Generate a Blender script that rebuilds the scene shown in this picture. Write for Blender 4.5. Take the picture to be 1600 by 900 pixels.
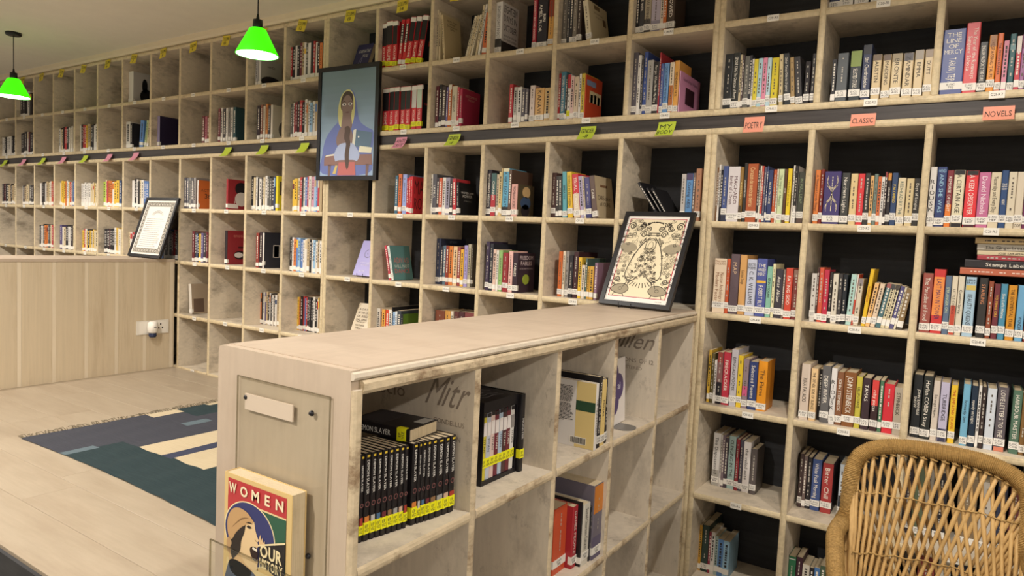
import bpy, math, random
from mathutils import Matrix, Vector
rnd = random.Random(7)
SC = bpy.context.scene
COL = SC.collection
for o in list(bpy.data.objects): bpy.data.objects.remove(o)

# ------------------------------------------------------------------ camera
CF = 1081.98                                   # focal length in pixels of the 1600x900 frame
CR = ((0.8315399131179048, -0.550129378019867, -0.07680521031376361),
      (0.5535190014789079, 0.832231277241252, 0.031746120758088234),
      (0.04645522461101581, -0.06891130981826317, 0.9965405879769631))   # columns: right, forward, up
CC = (0.9647762, -2.9414039, 1.5325124)
cam = bpy.data.cameras.new('camera'); cam.sensor_width = 36; cam.lens = CF / 1600 * 36; cam.clip_start = .05
camo = bpy.data.objects.new('camera', cam); COL.objects.link(camo)
Mc = Matrix.Identity(4)
for i in range(3):
    Mc[i][0] = CR[i][0]; Mc[i][1] = CR[i][2]; Mc[i][2] = -CR[i][1]; Mc[i][3] = CC[i]
camo.matrix_world = Mc
SC.camera = camo

# ------------------------------------------------------------------ world, lights, exposure
SC.view_settings.view_transform = 'Standard'; SC.view_settings.look = 'None'
SC.view_settings.gamma = 1; SC.view_settings.use_curve_mapping = False
SC.view_settings.exposure = 0.3
wd = bpy.data.worlds.new('world'); SC.world = wd; wd.use_nodes = True
wd.node_tree.nodes['Background'].inputs[0].default_value = (.9, .85, .75, 1)
wd.node_tree.nodes['Background'].inputs[1].default_value = .05
def downlight(x, y, watts, cone=158, z=2.84, col=(1, .94, .865)):        # recessed ceiling spots of the room
    l = bpy.data.lights.new('downlight', 'SPOT'); l.energy = watts; l.color = col; l.shadow_soft_size = .045
    l.spot_size = math.radians(cone); l.spot_blend = .35
    o = bpy.data.objects.new('downlight', l); COL.objects.link(o); o.location = (x, y, z)
for x, y, w in ((.75, -1.4, 78), (-2.15, -2.12, 112), (-4.1, -2.12, 140), (-6.2, -2.12, 150), (-.5, -3.9, 170), (3.0, -2.9, 155)):
    downlight(x, y, w)
def bulb_or_fill(x, y, z, watts):                      # unseen point lights added as weak fill for ceiling, cornice and tags
    l = bpy.data.lights.new('bulb_or_fill', 'POINT'); l.energy = watts; l.shadow_soft_size = .07; l.color = (1, .94, .865)
    o = bpy.data.objects.new('bulb_or_fill', l); COL.objects.link(o); o.location = (x, y, z)
for x, y, w in ((-5.4, -4.6, 17), (-2.6, -4.8, 17), (1.2, -4.8, 17)): bulb_or_fill(x, y, 2.45, w)

# ------------------------------------------------------------------ materials
def lin(h):
    h = h.lstrip('#'); c = [int(h[i:i+2], 16) / 255 for i in (0, 2, 4)]
    return tuple((v / 12.92 if v <= .04045 else ((v + .055) / 1.055) ** 2.4) for v in c) + (1,)
MATS = {}
def mat(h, rough=.5, metal=0, spec=.35):
    k = (h, rough, metal)
    if k in MATS: return MATS[k]
    m = bpy.data.materials.new('paint_' + h.lstrip('#')); m.use_nodes = True
    b = m.node_tree.nodes['Principled BSDF']
    b.inputs['Base Color'].default_value = lin(h); b.inputs['Roughness'].default_value = rough
    b.inputs['Metallic'].default_value = metal; b.inputs['Specular IOR Level'].default_value = spec
    MATS[k] = m
    return m
def nodes(name):
    m = bpy.data.materials.new(name); m.use_nodes = True
    nt = m.node_tree
    return m, nt, nt.nodes['Principled BSDF']
def wood(name, base, dark, scale=(2.2, 2.2, 2.2), amt=.5, lo=.52, hi=.72, grain=(3, 3, 60), gamt=.12, rough=.55, bump=.15, scuff=0):
    m, nt, b = nodes(name); N = nt.nodes.new; L = nt.links.new
    geo = N('ShaderNodeNewGeometry'); oi = N('ShaderNodeObjectInfo')
    mul = N('ShaderNodeVectorMath'); mul.operation = 'SCALE'; mul.inputs[3].default_value = 7
    cmb = N('ShaderNodeCombineXYZ')
    for i in range(3): L(oi.outputs['Random'], cmb.inputs[i])
    L(cmb.outputs[0], mul.inputs[0])
    add = N('ShaderNodeVectorMath'); add.operation = 'ADD'; L(geo.outputs['Position'], add.inputs[0]); L(mul.outputs[0], add.inputs[1])
    def noise(sc, detail, rough_):
        mp = N('ShaderNodeVectorMath'); mp.operation = 'MULTIPLY'; mp.inputs[1].default_value = sc
        L(add.outputs[0], mp.inputs[0])
        n = N('ShaderNodeTexNoise'); n.inputs['Scale'].default_value = 1; n.inputs['Detail'].default_value = detail; n.inputs['Roughness'].default_value = rough_
        L(mp.outputs[0], n.inputs['Vector']); return n
    n1 = noise(scale, 8, .68); n2 = noise(grain, 4, .6); n3 = noise(tuple(v*scuff for v in scale), 9, .8)
    rp = N('ShaderNodeValToRGB'); rp.color_ramp.elements[0].position = lo; rp.color_ramp.elements[1].position = hi
    rp.color_ramp.elements[0].color = (0, 0, 0, 1); rp.color_ramp.elements[1].color = (1, 1, 1, 1)
    L(n1.outputs['Fac'], rp.inputs[0])
    ml = N('ShaderNodeMath'); ml.operation = 'MULTIPLY'; ml.inputs[1].default_value = amt; L(rp.outputs[0], ml.inputs[0])
    if scuff:                                  # scattered dark scuffs within the worn patches
        m3 = N('ShaderNodeMapRange'); m3.inputs[1].default_value = .55; m3.inputs[2].default_value = .62; L(n3.outputs['Fac'], m3.inputs[0])
        m4 = N('ShaderNodeMapRange'); m4.inputs[1].default_value = .42; m4.inputs[2].default_value = .56; m4.inputs[4].default_value = .5; L(n1.outputs['Fac'], m4.inputs[0])
        m5 = N('ShaderNodeMath'); m5.operation = 'MULTIPLY'; L(m3.outputs[0], m5.inputs[0]); L(m4.outputs[0], m5.inputs[1])
        m6 = N('ShaderNodeMath'); m6.operation = 'MAXIMUM'; L(ml.outputs[0], m6.inputs[0]); L(m5.outputs[0], m6.inputs[1]); ml = m6
    mx = N('ShaderNodeMix'); mx.data_type = 'RGBA'; mx.inputs['A'].default_value = lin(base); mx.inputs['B'].default_value = lin(dark)
    L(ml.outputs[0], mx.inputs['Factor'])
    hs = N('ShaderNodeHueSaturation'); L(mx.outputs['Result'], hs.inputs['Color'])
    mr = N('ShaderNodeMapRange'); mr.inputs[1].default_value = .3; mr.inputs[2].default_value = .7
    mr.inputs[3].default_value = 1 - gamt; mr.inputs[4].default_value = 1 + gamt; L(n2.outputs['Fac'], mr.inputs[0]); L(mr.outputs[0], hs.inputs['Value'])
    L(hs.outputs[0], b.inputs['Base Color']); b.inputs['Roughness'].default_value = rough; b.inputs['Specular IOR Level'].default_value = .3
    if bump:
        bp = N('ShaderNodeBump'); bp.inputs['Strength'].default_value = bump; bp.inputs['Distance'].default_value = .004
        L(n2.outputs['Fac'], bp.inputs['Height']); L(bp.outputs[0], b.inputs['Normal'])
    return m
W_FACE = wood('whitewashed_board', 'd8cab4', '6e6152', scale=(4, 3.2, 6), amt=.62, lo=.50, hi=.66, grain=(4, 30, 60), gamt=.07, scuff=3)
W_PART = wood('whitewashed_board_worn', 'd0c3b0', '75685d', scale=(5, 5, 3), amt=.55, lo=.52, hi=.72, grain=(40, 40, 4), gamt=.07, scuff=3)
W_EDGE = wood('worn_edge', 'cdbb98', '80664a', scale=(9, 9, 16), amt=.6, lo=.54, hi=.72, grain=(60, 60, 60), gamt=.12, bump=.35)
W_EDGE2 = wood('worn_brown_edge', 'c8b698', '6e5238', scale=(9, 7, 12), amt=.8, lo=.50, hi=.64, grain=(60, 30, 60), gamt=.14, bump=.35)
W_TOP = wood('pale_top', 'c0ae9a', 'ae9a86', scale=(3, 9, 3), amt=.6, lo=.45, hi=.7, grain=(60, 5, 5), gamt=.04, rough=.42, bump=.05)
W_PLANK = wood('pale_floor_plank', 'b0a18c', '9c8a75', scale=(2, 9, 2), amt=.6, lo=.42, hi=.7, grain=(4, 60, 4), gamt=.04, rough=.38, bump=.04)
W_PANEL = wood('pale_wall_plank', 'cdbca0', 'b09a7c', scale=(12, 12, 1.2), amt=.55, lo=.5, hi=.68, grain=(70, 70, 2), gamt=.05, rough=.5, bump=.06)
W_PANEL2 = wood('pale_wall_plank_light', 'dccdb4', 'c9b798', scale=(12, 12, 1.2), amt=.4, lo=.5, hi=.68, grain=(70, 70, 2), gamt=.04, rough=.5, bump=.06)
W_BLACK = wood('black_board', '2a2a2c', '3a3a3d', scale=(3, 3, 3), amt=.6, grain=(4, 50, 50), gamt=.25, rough=.55)
W_BAND = wood('dark_band', '423d3b', '2d2a29', scale=(1, 5, 30), amt=.7, grain=(3, 60, 60), gamt=.3, rough=.5)
CANE = wood('cane_stick', 'b7945f', '76552e', scale=(20, 20, 9), amt=.7, lo=.55, hi=.75, grain=(60, 60, 12), gamt=.15, rough=.35, bump=.1)
ROPE = wood('grass_rope', 'a2824e', '664b26', scale=(30, 30, 30), amt=.6, lo=.5, hi=.75, grain=(200, 200, 200), gamt=.25, rough=.6, bump=.4)
PLASTER = wood('ceiling_paint', 'e6dfd0', 'dcd5c6', scale=(.7, .7, .7), amt=.5, grain=(9, 9, 9), gamt=.02, rough=.8, bump=.03)
PAGES = wood('book_pages', 'cbb999', '9c8765', scale=(9, 9, 9), amt=.4, grain=(500, 500, 5), gamt=.15, rough=.8, bump=0)
WHITE = mat('#e6e0d4', .5); BLACK = mat('#17151a', .4); FRAME = mat('#1b191b', .35); DARKINK = mat('#2a2622', .6)
def emis(name, col, st, base='#ffffff'):
    m, nt, b = nodes(name); b.inputs['Base Color'].default_value = lin(base)
    b.inputs['Emission Color'].default_value = col; b.inputs['Emission Strength'].default_value = st
    return m
def glass(name, tint=(.93, .95, .9, 1), rough=.02, alpha=.14):
    m, nt, b = nodes(name); b.inputs['Base Color'].default_value = tint; b.inputs['Roughness'].default_value = rough
    b.inputs['Transmission Weight'].default_value = 1; b.inputs['IOR'].default_value = 1.2
    return m
def clear(name, tint, refl):
    m, nt, b = nodes(name); N = nt.nodes.new; L = nt.links.new
    t = N('ShaderNodeBsdfTransparent'); t.inputs[0].default_value = tint; g = N('ShaderNodeBsdfGlossy'); g.inputs['Roughness'].default_value = .05
    x = N('ShaderNodeMixShader'); x.inputs[0].default_value = .035+refl
    L(t.outputs[0], x.inputs[1]); L(g.outputs[0], x.inputs[2]); L(x.outputs[0], nt.nodes['Material Output'].inputs[0])
    return m
ACRYL = clear('clear_acrylic', (.965, .97, .95, 1), .0)
ACRYL_EDGE = mat('#8f8a78', .25)
FROST = clear('frosted_acrylic', (.95, .93, .9, 1), .03)

# ------------------------------------------------------------------ mesh helpers
class MB:
    def __init__(s): s.v = []; s.f = []; s.m = []; s.sm = False
    def quad(s, a, b, c, d, mi=0):
        n = len(s.v); s.v += [a, b, c, d]; s.f.append((n, n+1, n+2, n+3)); s.m.append(mi); return s
    def poly(s, pts, mi=0):
        n = len(s.v); s.v += list(pts); s.f.append(tuple(range(n, n+len(pts)))); s.m.append(mi); return s
    def box(s, x0, x1, y0, y1, z0, z1, mi=0):
        n = len(s.v)
        s.v += [(x0,y0,z0),(x1,y0,z0),(x1,y1,z0),(x0,y1,z0),(x0,y0,z1),(x1,y0,z1),(x1,y1,z1),(x0,y1,z1)]
        for f in ((0,3,2,1),(4,5,6,7),(0,1,5,4),(1,2,6,5),(2,3,7,6),(3,0,4,7)):
            s.f.append(tuple(n+i for i in f)); s.m.append(mi)
        return s
    def extr(s, P, vec, mis, cap=0):
        n = len(s.v); k = len(P); s.v += [tuple(p) for p in P]; s.v += [(p[0]+vec[0], p[1]+vec[1], p[2]+vec[2]) for p in P]
        for i in range(k):
            j = (i+1) % k; s.f.append((n+i, n+j, n+k+j, n+k+i)); s.m.append(mis[i] if not isinstance(mis, int) else mis)
        s.f.append(tuple(n+i for i in range(k-1, -1, -1))); s.m.append(cap)
        s.f.append(tuple(n+k+i for i in range(k))); s.m.append(cap)
        return s
    def tube(s, path, r, n=8, mi=0, closed=False):
        path = [Vector(p) for p in path]; k = len(path); base = len(s.v); up = None
        for i, p in enumerate(path):
            if closed: t = path[(i+1) % k] - path[i-1]
            else: t = path[min(i+1, k-1)] - path[max(i-1, 0)]
            t.normalize()
            if up is None: up = t.orthogonal().normalized()
            a = (up - t * up.dot(t)).normalized(); up = a; b = t.cross(a)
            rr = r(i) if callable(r) else (r[i] if isinstance(r, (list, tuple)) else r)
            for j in range(n):
                w = 2*math.pi*j/n; s.v.append(tuple(p + (a*math.cos(w) + b*math.sin(w))*rr))
        for i in range(k if closed else k-1):
            i2 = (i+1) % k
            for j in range(n):
                s.f.append((base+i*n+j, base+i*n+(j+1) % n, base+i2*n+(j+1) % n, base+i2*n+j)); s.m.append(mi)
        if not closed:
            s.f.append(tuple(base+j for j in range(n-1, -1, -1))); s.m.append(mi)
            s.f.append(tuple(base+(k-1)*n+j for j in range(n))); s.m.append(mi)
        s.sm = True
        return s
    def lathe(s, prof, c, n=24, mi=0):
        base = len(s.v); k = len(prof)
        for r, z in prof:
            for j in range(n):
                w = 2*math.pi*j/n; s.v.append((c[0]+r*math.cos(w), c[1]+r*math.sin(w), c[2]+z))
        for i in range(k-1):
            for j in range(n):
                s.f.append((base+i*n+j, base+i*n+(j+1) % n, base+(i+1)*n+(j+1) % n, base+(i+1)*n+j)); s.m.append(mi)
        s.sm = True
        return s
    def xf(s, M):
        s.v = [tuple(M @ Vector(p)) for p in s.v]; return s
    def off(s, c):
        s.v = [(p[0]-c[0], p[1]-c[1], p[2]-c[2]) for p in s.v]; return s
    def mesh(s, name, mats):
        me = bpy.data.meshes.new(name); me.from_pydata(s.v, [], s.f)
        for m in mats: me.materials.append(m)
        if len(mats) > 1: me.polygons.foreach_set('material_index', s.m)
        if s.sm: me.polygons.foreach_set('use_smooth', [True]*len(s.f))
        me.update(); return me
    def build(s, name, mats, parent=None, label=None):
        if not isinstance(mats, (list, tuple)): mats = [mats]
        o = bpy.data.objects.new(name, s.mesh(name, mats)); COL.objects.link(o)
        if parent: o.parent = parent
        if label: o['label'] = label
        return o
def thing(name, label, cat, loc=(0, 0, 0), group=None, M=None):
    o = bpy.data.objects.new(name, None); COL.objects.link(o); o.empty_display_size = .05
    if M is not None: o.matrix_world = M
    else: o.location = loc
    o['label'] = label; o['category'] = cat
    if group: o['group'] = group
    return o
def tag(o, label, cat, group=None):
    o['label'] = label; o['category'] = cat
    if group: o['group'] = group
    return o
def struct(o): o['kind'] = 'structure'; return o
def ribbon(mb, pts, w, y=0., mi=0, closed=False):
    """flat stroke in the local XZ plane (facing -Y)"""
    k = len(pts); L = []
    for i, p in enumerate(pts):
        a = pts[(i-1) % k] if (closed or i > 0) else p; b = pts[(i+1) % k] if (closed or i < k-1) else p
        dx, dz = b[0]-a[0], b[1]-a[1]; l = math.hypot(dx, dz) or 1
        ww = (w(i/(k-1)) if callable(w) else w)/2
        L.append(((p[0]-dz/l*ww, y, p[1]+dx/l*ww), (p[0]+dz/l*ww, y, p[1]-dx/l*ww)))
    for i in range(k if closed else k-1):
        j = (i+1) % k; mb.quad(L[i][0], L[i][1], L[j][1], L[j][0], mi)
def arc(cx, cz, rx, rz, a0, a1, n=16):
    return [(cx+rx*math.cos(math.radians(a0+(a1-a0)*i/n)), cz+rz*math.sin(math.radians(a0+(a1-a0)*i/n))) for i in range(n+1)]
def fill(mb, pts, y=0., mi=0): mb.poly([(p[0], y, p[1]) for p in pts], mi)
def smooth(pts, n=5, closed=True):
    out = []; k = len(pts)
    for i in range(k if closed else k-1):
        p0, p1, p2, p3 = (pts[(i-1) % k] if closed or i else pts[i]), pts[i], pts[(i+1) % k], (pts[(i+2) % k] if closed or i < k-2 else pts[i+1])
        for j in range(n):
            t = j/n
            out.append(tuple(.5*(2*p1[d]+(p2[d]-p0[d])*t+(2*p0[d]-5*p1[d]+4*p2[d]-p3[d])*t*t+(3*p1[d]-p0[d]-3*p2[d]+p3[d])*t**3) for d in range(len(p1))))
    if not closed: out.append(pts[-1])
    return out

# ------------------------------------------------------------------ lettering: one mesh per glyph, made once
GL = {}
def load_glyphs(GL, off):
    chars = "ABCDEFGHIJKLMNOPQRSTUVWXYZabcdefghijklmnopqrstuvwxyz0123456789-.,&'!?:/"
    tmp = []
    for c in chars:
        cu = bpy.data.curves.new('g', 'FONT'); cu.body = c; cu.resolution_u = 2; cu.size = 1; cu.offset = off
        o = bpy.data.objects.new('g', cu); COL.objects.link(o); tmp.append((c, o, cu))
    dg = bpy.context.evaluated_depsgraph_get(); dg.update()
    for c, o, cu in tmp:
        me = bpy.data.meshes.new_from_object(o.evaluated_get(dg))
        vs = [(v.co.x, v.co.y) for v in me.vertices]; fs = [tuple(p.vertices) for p in me.polygons]
        x0 = min((v[0] for v in vs), default=0); x1 = max((v[0] for v in vs), default=.3)
        GL[c] = ([(x-x0, y) for x, y in vs], fs, x1-x0)
        bpy.data.meshes.remove(me); bpy.data.objects.remove(o); bpy.data.curves.remove(cu)
GLB = {}
load_glyphs(GL, 0); load_glyphs(GLB, .03)
CAP = .73
def lettering(mb, s, O, U, V, w, h, mi=0, stretch=2.2, slant=0, lines=None, align=0.5, gap=.09, bold=False):
    """put the lines of s into a w x h box centred on O, with unit directions U (reading) and V (up)"""
    G = GLB if bold else GL
    O, U, V = Vector(O), Vector(U), Vector(V); rows = s.split('|'); rh = h/len(rows)
    for r, t in enumerate(rows):
        W = sum((.3 if c == ' ' else G[c][2]+gap) for c in t) or 1
        sy = rh*.8/CAP; sx = w/W
        if sx > sy*1.15: sx = sy*1.15
        if sy > sx*stretch: sy = sx*stretch
        x = -W*sx/2 + (align-.5)*(w-W*sx); yb = h/2-(r+.5)*rh-sy*CAP/2
        for c in t:
            if c == ' ': x += .3*sx; continue
            vs, fs, cw = G[c]; n = len(mb.v)
            for a, b in vs: mb.v.append(tuple(O+U*(x+a*sx+slant*b*sy)+V*(yb+b*sy)))
            for f in fs: mb.f.append(tuple(n+i for i in f)); mb.m.append(mi)
            x += (cw+gap)*sx
    return mb

# ------------------------------------------------------------------ where a measured point of the photograph lies on a shelf
def solve(px, axis, known):
    """unknown coordinate 'axis' of the point with known other coordinates that is seen at column px (or row: px=('y',v))"""
    row = isinstance(px, tuple)
    k = (-(px[1]-450) if row else (px-800))/CF; sel = 2 if row else 0
    num = den = 0
    for i in range(3):
        c = CR[i][sel]-k*CR[i][1]
        if i == axis: den = c; num += -c*CC[i]
        else: num += c*(known[i]-CC[i])
    return -num/den

# ================================================================== SETTING
XL = [-7.6, -7.2, -6.78, -6.379, -5.984, -5.596, -5.205, -4.795, -4.394, -3.988, -3.598, -3.195, -2.803, -2.396, -1.986, -1.592, -1.204, -0.812, -0.42, 0.0, 0.4, 0.798, 1.2, 1.6]
XU = [-7.6, -7.2, -6.779, -6.396, -6.003, -5.61, -5.215, -4.817, -4.399, -4.003, -3.618, -3.209, -2.817, -2.427, -1.997, -1.585, -1.199, -0.8, -0.408, 0.002, 0.407, 0.803, 1.2, 1.6]
ZT, ZS1, ZB1 = 2.838, 2.4745, 2.1126
ZB2, ZS2, ZS3, ZS4, ZS5, ZS6 = 2.033, 1.64, 1.25, .849, .453, .056
TB = .026; TD = .024; DEP = .34
struct(MB().box(-8.2, 3.6, -5.6, .4, -.1, 0).build('floor', wood('grey_floor', '98958f', '7f7c77')))
struct(MB().box(-8.3, 3.7, -5.7, .5, 2.9, 3.0).build('ceiling', PLASTER))
WALLP = mat('#b4b1ab', .8)
struct(MB().box(-8.2, 3.6, DEP+.022, .5, 0, 2.9).build('wall_back', WALLP))
struct(MB().box(-8.3, -8.2, -5.7, .5, 0, 2.9).build('wall_far_left', WALLP))
struct(MB().box(3.6, 3.7, -5.7, .5, 0, 2.9).build('wall_right', WALLP))
struct(MB().box(-8.2, 3.6, -5.7, -5.6, 0, 2.9).build('wall_front', WALLP))
cor = MB(); cor.extr([(-8.2, -.012, ZT+.016), (-8.2, -.022, ZT+.03), (-8.2, -.022, 2.9), (-8.2, DEP, 2.9), (-8.2, DEP, ZT+.016)], (11.0, 0, 0), 0)
struct(cor.build('trim_1', mat('#dccdb0', .6)))
struct(MB().box(-7.62, 1.62, .012, .03, ZB2+.012, ZB1-.012).build('trim_2', W_BAND))

# raised reading platform: planks run along X
plat = MB().box(-4.03, -.45, -1.97, -.0, 0, .43).build('floor_platform', W_BLACK); struct(plat)
rp = random.Random(3); y = -2.0; row = 0
while y < -.005:
    x = -4.03; y1 = min(y+.2, -.002)
    first = True
    while x < -.452:
        x1 = min(x+(rp.uniform(.35, 1.2) if first else 1.22), -.452); first = False
        if -.452-x1 < .15: x1 = -.452
        m = MB(); c = .0012
        m.extr([(x+.0006, y+.0006, .43), (x+.0006, y+.0006, .453-c), (x+.0006, y+.002, .453), (x+.0006, y1-.002, .453), (x+.0006, y1-.0006, .453-c), (x+.0006, y1-.0006, .43)], (x1-x-.0012, 0, 0), 0)
        m.build('plank', W_PLANK, plat); x = x1
    y = y1
MB().box(-4.03, -.47, -2.012, -2.0, 0, .44).build('riser_board', W_BLACK, plat)

# boarded half wall on the left, planks upright
hw = MB().box(-4.47, -4.05, -3.6, -.003, 0, 1.24).build('wall_left_half', W_PANEL); struct(hw)
y = -3.612; rp = random.Random(5); k = 0
while y < -.003:
    y1 = min(y+(.176 if k % 2 == 0 else .024), -.0008)
    d = rp.uniform(0, .0008)
    m = MB(); m.extr([(-4.05, y+.0003, .0), (-4.031+d, y+.0003, 0), (-4.03+d, y+.0018, 0), (-4.03+d, y1-.0018, 0), (-4.031+d, y1-.0003, 0), (-4.05, y1-.0003, 0)], (0, 0, 1.252), 0)
    m.build('plank', W_PANEL2 if k % 2 else W_PANEL, hw); y = y1; k += 1
MB().box(-4.475, -4.026, -3.6, -.0025, 1.252, 1.272).build('top_board', W_TOP, hw)

# ================================================================== BOOKCASES
def hboard(x0, x1, z, t=TB, y0=0., y1=DEP):
    c = .005; a, b = z-t/2, z+t/2
    return MB().extr([(x0, y1, a), (x0, y0+c, a), (x0, y0+.0015, a+c), (x0, y0, (a+b)/2), (x0, y0+.0015, b-c), (x0, y0+c, b), (x0, y1, b)], (x1-x0, 0, 0), [0, 1, 1, 1, 1, 0, 0])
def vboard(x, z0, z1, t=TD, y0=0., y1=DEP):
    c = .005; a, b = x-t/2, x+t/2
    return MB().extr([(a, y1, z0), (a, y0+c, z0), (a+c, y0+.0015, z0), (x, y0, z0), (b-c, y0+.0015, z0), (b, y0+c, z0), (b, y1, z0)], (0, 0, z1-z0), [0, 1, 1, 1, 1, 0, 0])
TAGGED = {}
def bookcase(label, X, c0, c1, zs, base, rowname):
    """bays c0..c1-1 between upright c0 and upright c1; uprights where two units meet are doubled"""
    x0, x1 = X[c0], X[c1]; org = ((x0+x1)/2, 0, base)
    t = thing('bookcase', label, 'bookcase', org)
    ux = []
    for c in range(c0, c1+1):
        x = X[c]; w = TD
        if c in (13, 19): x += .0125 if c == c0 else -.0125
        ux.append(x); w = TD
        vboard(x, zs[0]+TB/2, zs[-1]-TB/2, w).off(org).build('upright', [W_FACE, W_EDGE], t)
    lo, hi = ux[0]-TD/2, ux[-1]+TD/2
    for z in (zs[0], zs[-1]): hboard(lo, hi, z).off(org).build('shelf_board', [W_FACE, W_EDGE], t)
    for i in range(len(ux)-1):
        for z in zs[1:-1]: hboard(ux[i]+TD/2, ux[i+1]-TD/2, z).off(org).build('shelf_board', [W_FACE, W_EDGE], t)
    MB().box(lo, hi, DEP+.001, DEP+.018, zs[0]-TB/2, zs[-1]+TB/2).off(org).build('back_panel', W_BLACK, t)
    # small code labels pasted on the shelf edges
    for i in range(len(ux)-1):
        for k, z in enumerate(zs[:-1]):
            xm = (ux[i]+ux[i+1])/2+rnd.uniform(-.012, .03); w = .046
            if rowname == 'L' and k == 0: continue
            m = MB().box(xm-w/2, xm+w/2, -.0016, -.0006, z-.0135, z+.0125)
            lettering(m, ('C%d-R%d' % (c0+i, (len(zs)-1-k) + (2 if rowname == 'L' else 0))), (xm, -.002, z), (1, 0, 0), (0, 0, 1), w*.8, .012, 1)
            m.off(org).build('shelf_label', [WHITE, DARKINK], t)
    return t
low = [ZS6, ZS5, ZS4, ZS3, ZS2, ZB2]; up = [ZB1, ZS1, ZT]
bookcase('lower bookcase with pale uprights, farthest left of the three below the black band', XL, 0, 13, low, .043, 'L')
bookcase('lower bookcase with black back behind the long partition, middle of three below the black band', XL, 13, 19, low, .043, 'L')
bookcase('lower bookcase with black back behind the cane chair, right of the long partition', XL, 19, 23, low, .043, 'L')
bookcase('upper bookcase above the black band, farthest left, behind the green pendant lamps', XU, 0, 13, up, ZB1-.013, 'U')
bookcase('upper bookcase above the black band, middle one, right of the veiled woman picture', XU, 13, 19, up, ZB1-.013, 'U')
bookcase('upper bookcase above the black band, farthest right, above the salmon notes', XU, 19, 23, up, ZB1-.013, 'U')

# long low partition of pigeonholes running from the wall towards us, open to +X
PX0, PX1 = -.452, -.010; PYN = -2.0; PZT = 1.266
org = ((PX0+PX1)/2, -1.0, 0)
par = thing('partition_bookcase', 'low whitewashed partition bookcase running out from the wall, thick flat top', 'bookcase', org)
def pb(P, vec, mis, name): MB().extr(P, vec, mis).off(org).build(name, [W_PART, W_EDGE2, W_TOP], par)
def ph(y0, y1, z, t=TB):       # shelf along Y
    c = .005; a, b = z-t/2, z+t/2
    pb([(PX0+.015, y0, a), (PX0+.015, y0, b), (PX1-c, y0, b), (PX1-.0015, y0, b-c), (PX1, y0, z), (PX1-.0015, y0, a+c), (PX1-c, y0, a)], (0, y1-y0, 0), [0, 0, 1, 1, 1, 1, 0], 'shelf_board')
def pv(y, z0, z1, t=TD):
    c = .005; a, b = y-t/2, y+t/2
    pb([(PX0+.015, a, z0), (PX1-c, a, z0), (PX1-.0015, a+c, z0), (PX1, y, z0), (PX1-.0015, b-c, z0), (PX1-c, b, z0), (PX0+.015, b, z0)], (0, 0, z1-z0), [0, 1, 1, 1, 1, 0, 0], 'upright')
PY = [PYN+.011, -1.59, -1.19, -.802, -.408, -.016]
# the near end panel: flat face with the holder; the open side shows its layered edge
MB().extr([(PX0, PYN, 0), (PX1-.012, PYN, 0), (PX1-.012, PYN, PZT-.0015), (PX0+.012, PYN, PZT-.0015), (PX0+.003, PYN, PZT-.005), (PX0, PYN, PZT-.014)], (0, .020, 0), 0).off(org).build('end_panel', W_TOP, par)
MB().extr([(PX1-.012, PYN+.001, 0), (PX1-.004, PYN+.001, 0), (PX1, PYN+.006, 0), (PX1, PYN+.016, 0), (PX1-.002, PYN+.022, 0), (PX1-.012, PYN+.022, 0)], (0, 0, PZT-.04), 1).off(org).build('edge_strip', [W_PART, W_EDGE2], par)
MB().box(PX0, PX0+.014, PYN+.02, -.002, 0, PZT-.022).off(org).build('back_panel', W_PART, par)
for y in PY[1:]: pv(y, .069, PZT-.05)
for i in range(5):
    a = PY[i]+TD/2; b = PY[i+1]-TD/2
    for z in (ZS4, ZS5, ZS6): ph(a, b, z)
# top: flat sheet, then a stepped moulding under its open edge
MB().extr([(PX0, PYN+.0205, PZT-.022), (PX0, PYN+.0205, PZT-.014), (PX0+.003, PYN+.0205, PZT-.0045), (PX0+.012, PYN+.0205, PZT), (PX1-.0105, PYN+.0205, PZT), (PX1-.0105, PYN+.0205, PZT-.022)], (0, 1.976, 0), 0).off(org).build('top_board', [W_TOP], par)
MB().extr([(PX1-.010, PYN-.002, PZT-.004), (PX1-.001, PYN-.002, PZT-.006), (PX1+.001, PYN-.002, PZT-.014), (PX1-.004, PYN-.002, PZT-.020), (PX1-.010, PYN-.002, PZT-.020)], (0, 2.0, 0), 0).off(org).build('edge_moulding', [W_PART], par)
MB().extr([(PX1-.03, PYN+.022, PZT-.022), (PX1-.004, PYN+.022, PZT-.022), (PX1+.002, PYN+.022, PZT-.028), (PX1+.002, PYN+.022, PZT-.042), (PX1-.004, PYN+.022, PZT-.05), (PX1-.03, PYN+.022, PZT-.05)], (0, 1.975, 0), 0).off(org).build('edge_moulding', [W_EDGE2], par)
# faded print on the laminate of two far sides
PRT = mat('#8b7d6f', .7)
def printed(s, x, y, z, w, h, slant=0):
    lettering(MB(), s, (x, y-TD/2-.0006, z), (1, 0, 0), (0, 0, 1), w, h, 0, slant=slant).off(org).build('printed_lettering', PRT, par)
printed('Mitr', -.105, -1.59, 1.15, .13, .10, .45); printed('scio', -.28, -1.59, 1.13, .10, .045); printed('CONDELLUS', -.09, -1.59, 1.072, .10, .016); printed('SEASON', -.085, -1.59, 1.035, .07, .018)
printed('Millen', -.14, -.408, 1.165, .21, .085, .45); printed('CARTONS OF 12', -.13, -.408, 1.085, .22, .022); printed('REGISTERED', -.13, -.408, 1.055, .18, .016)

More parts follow.
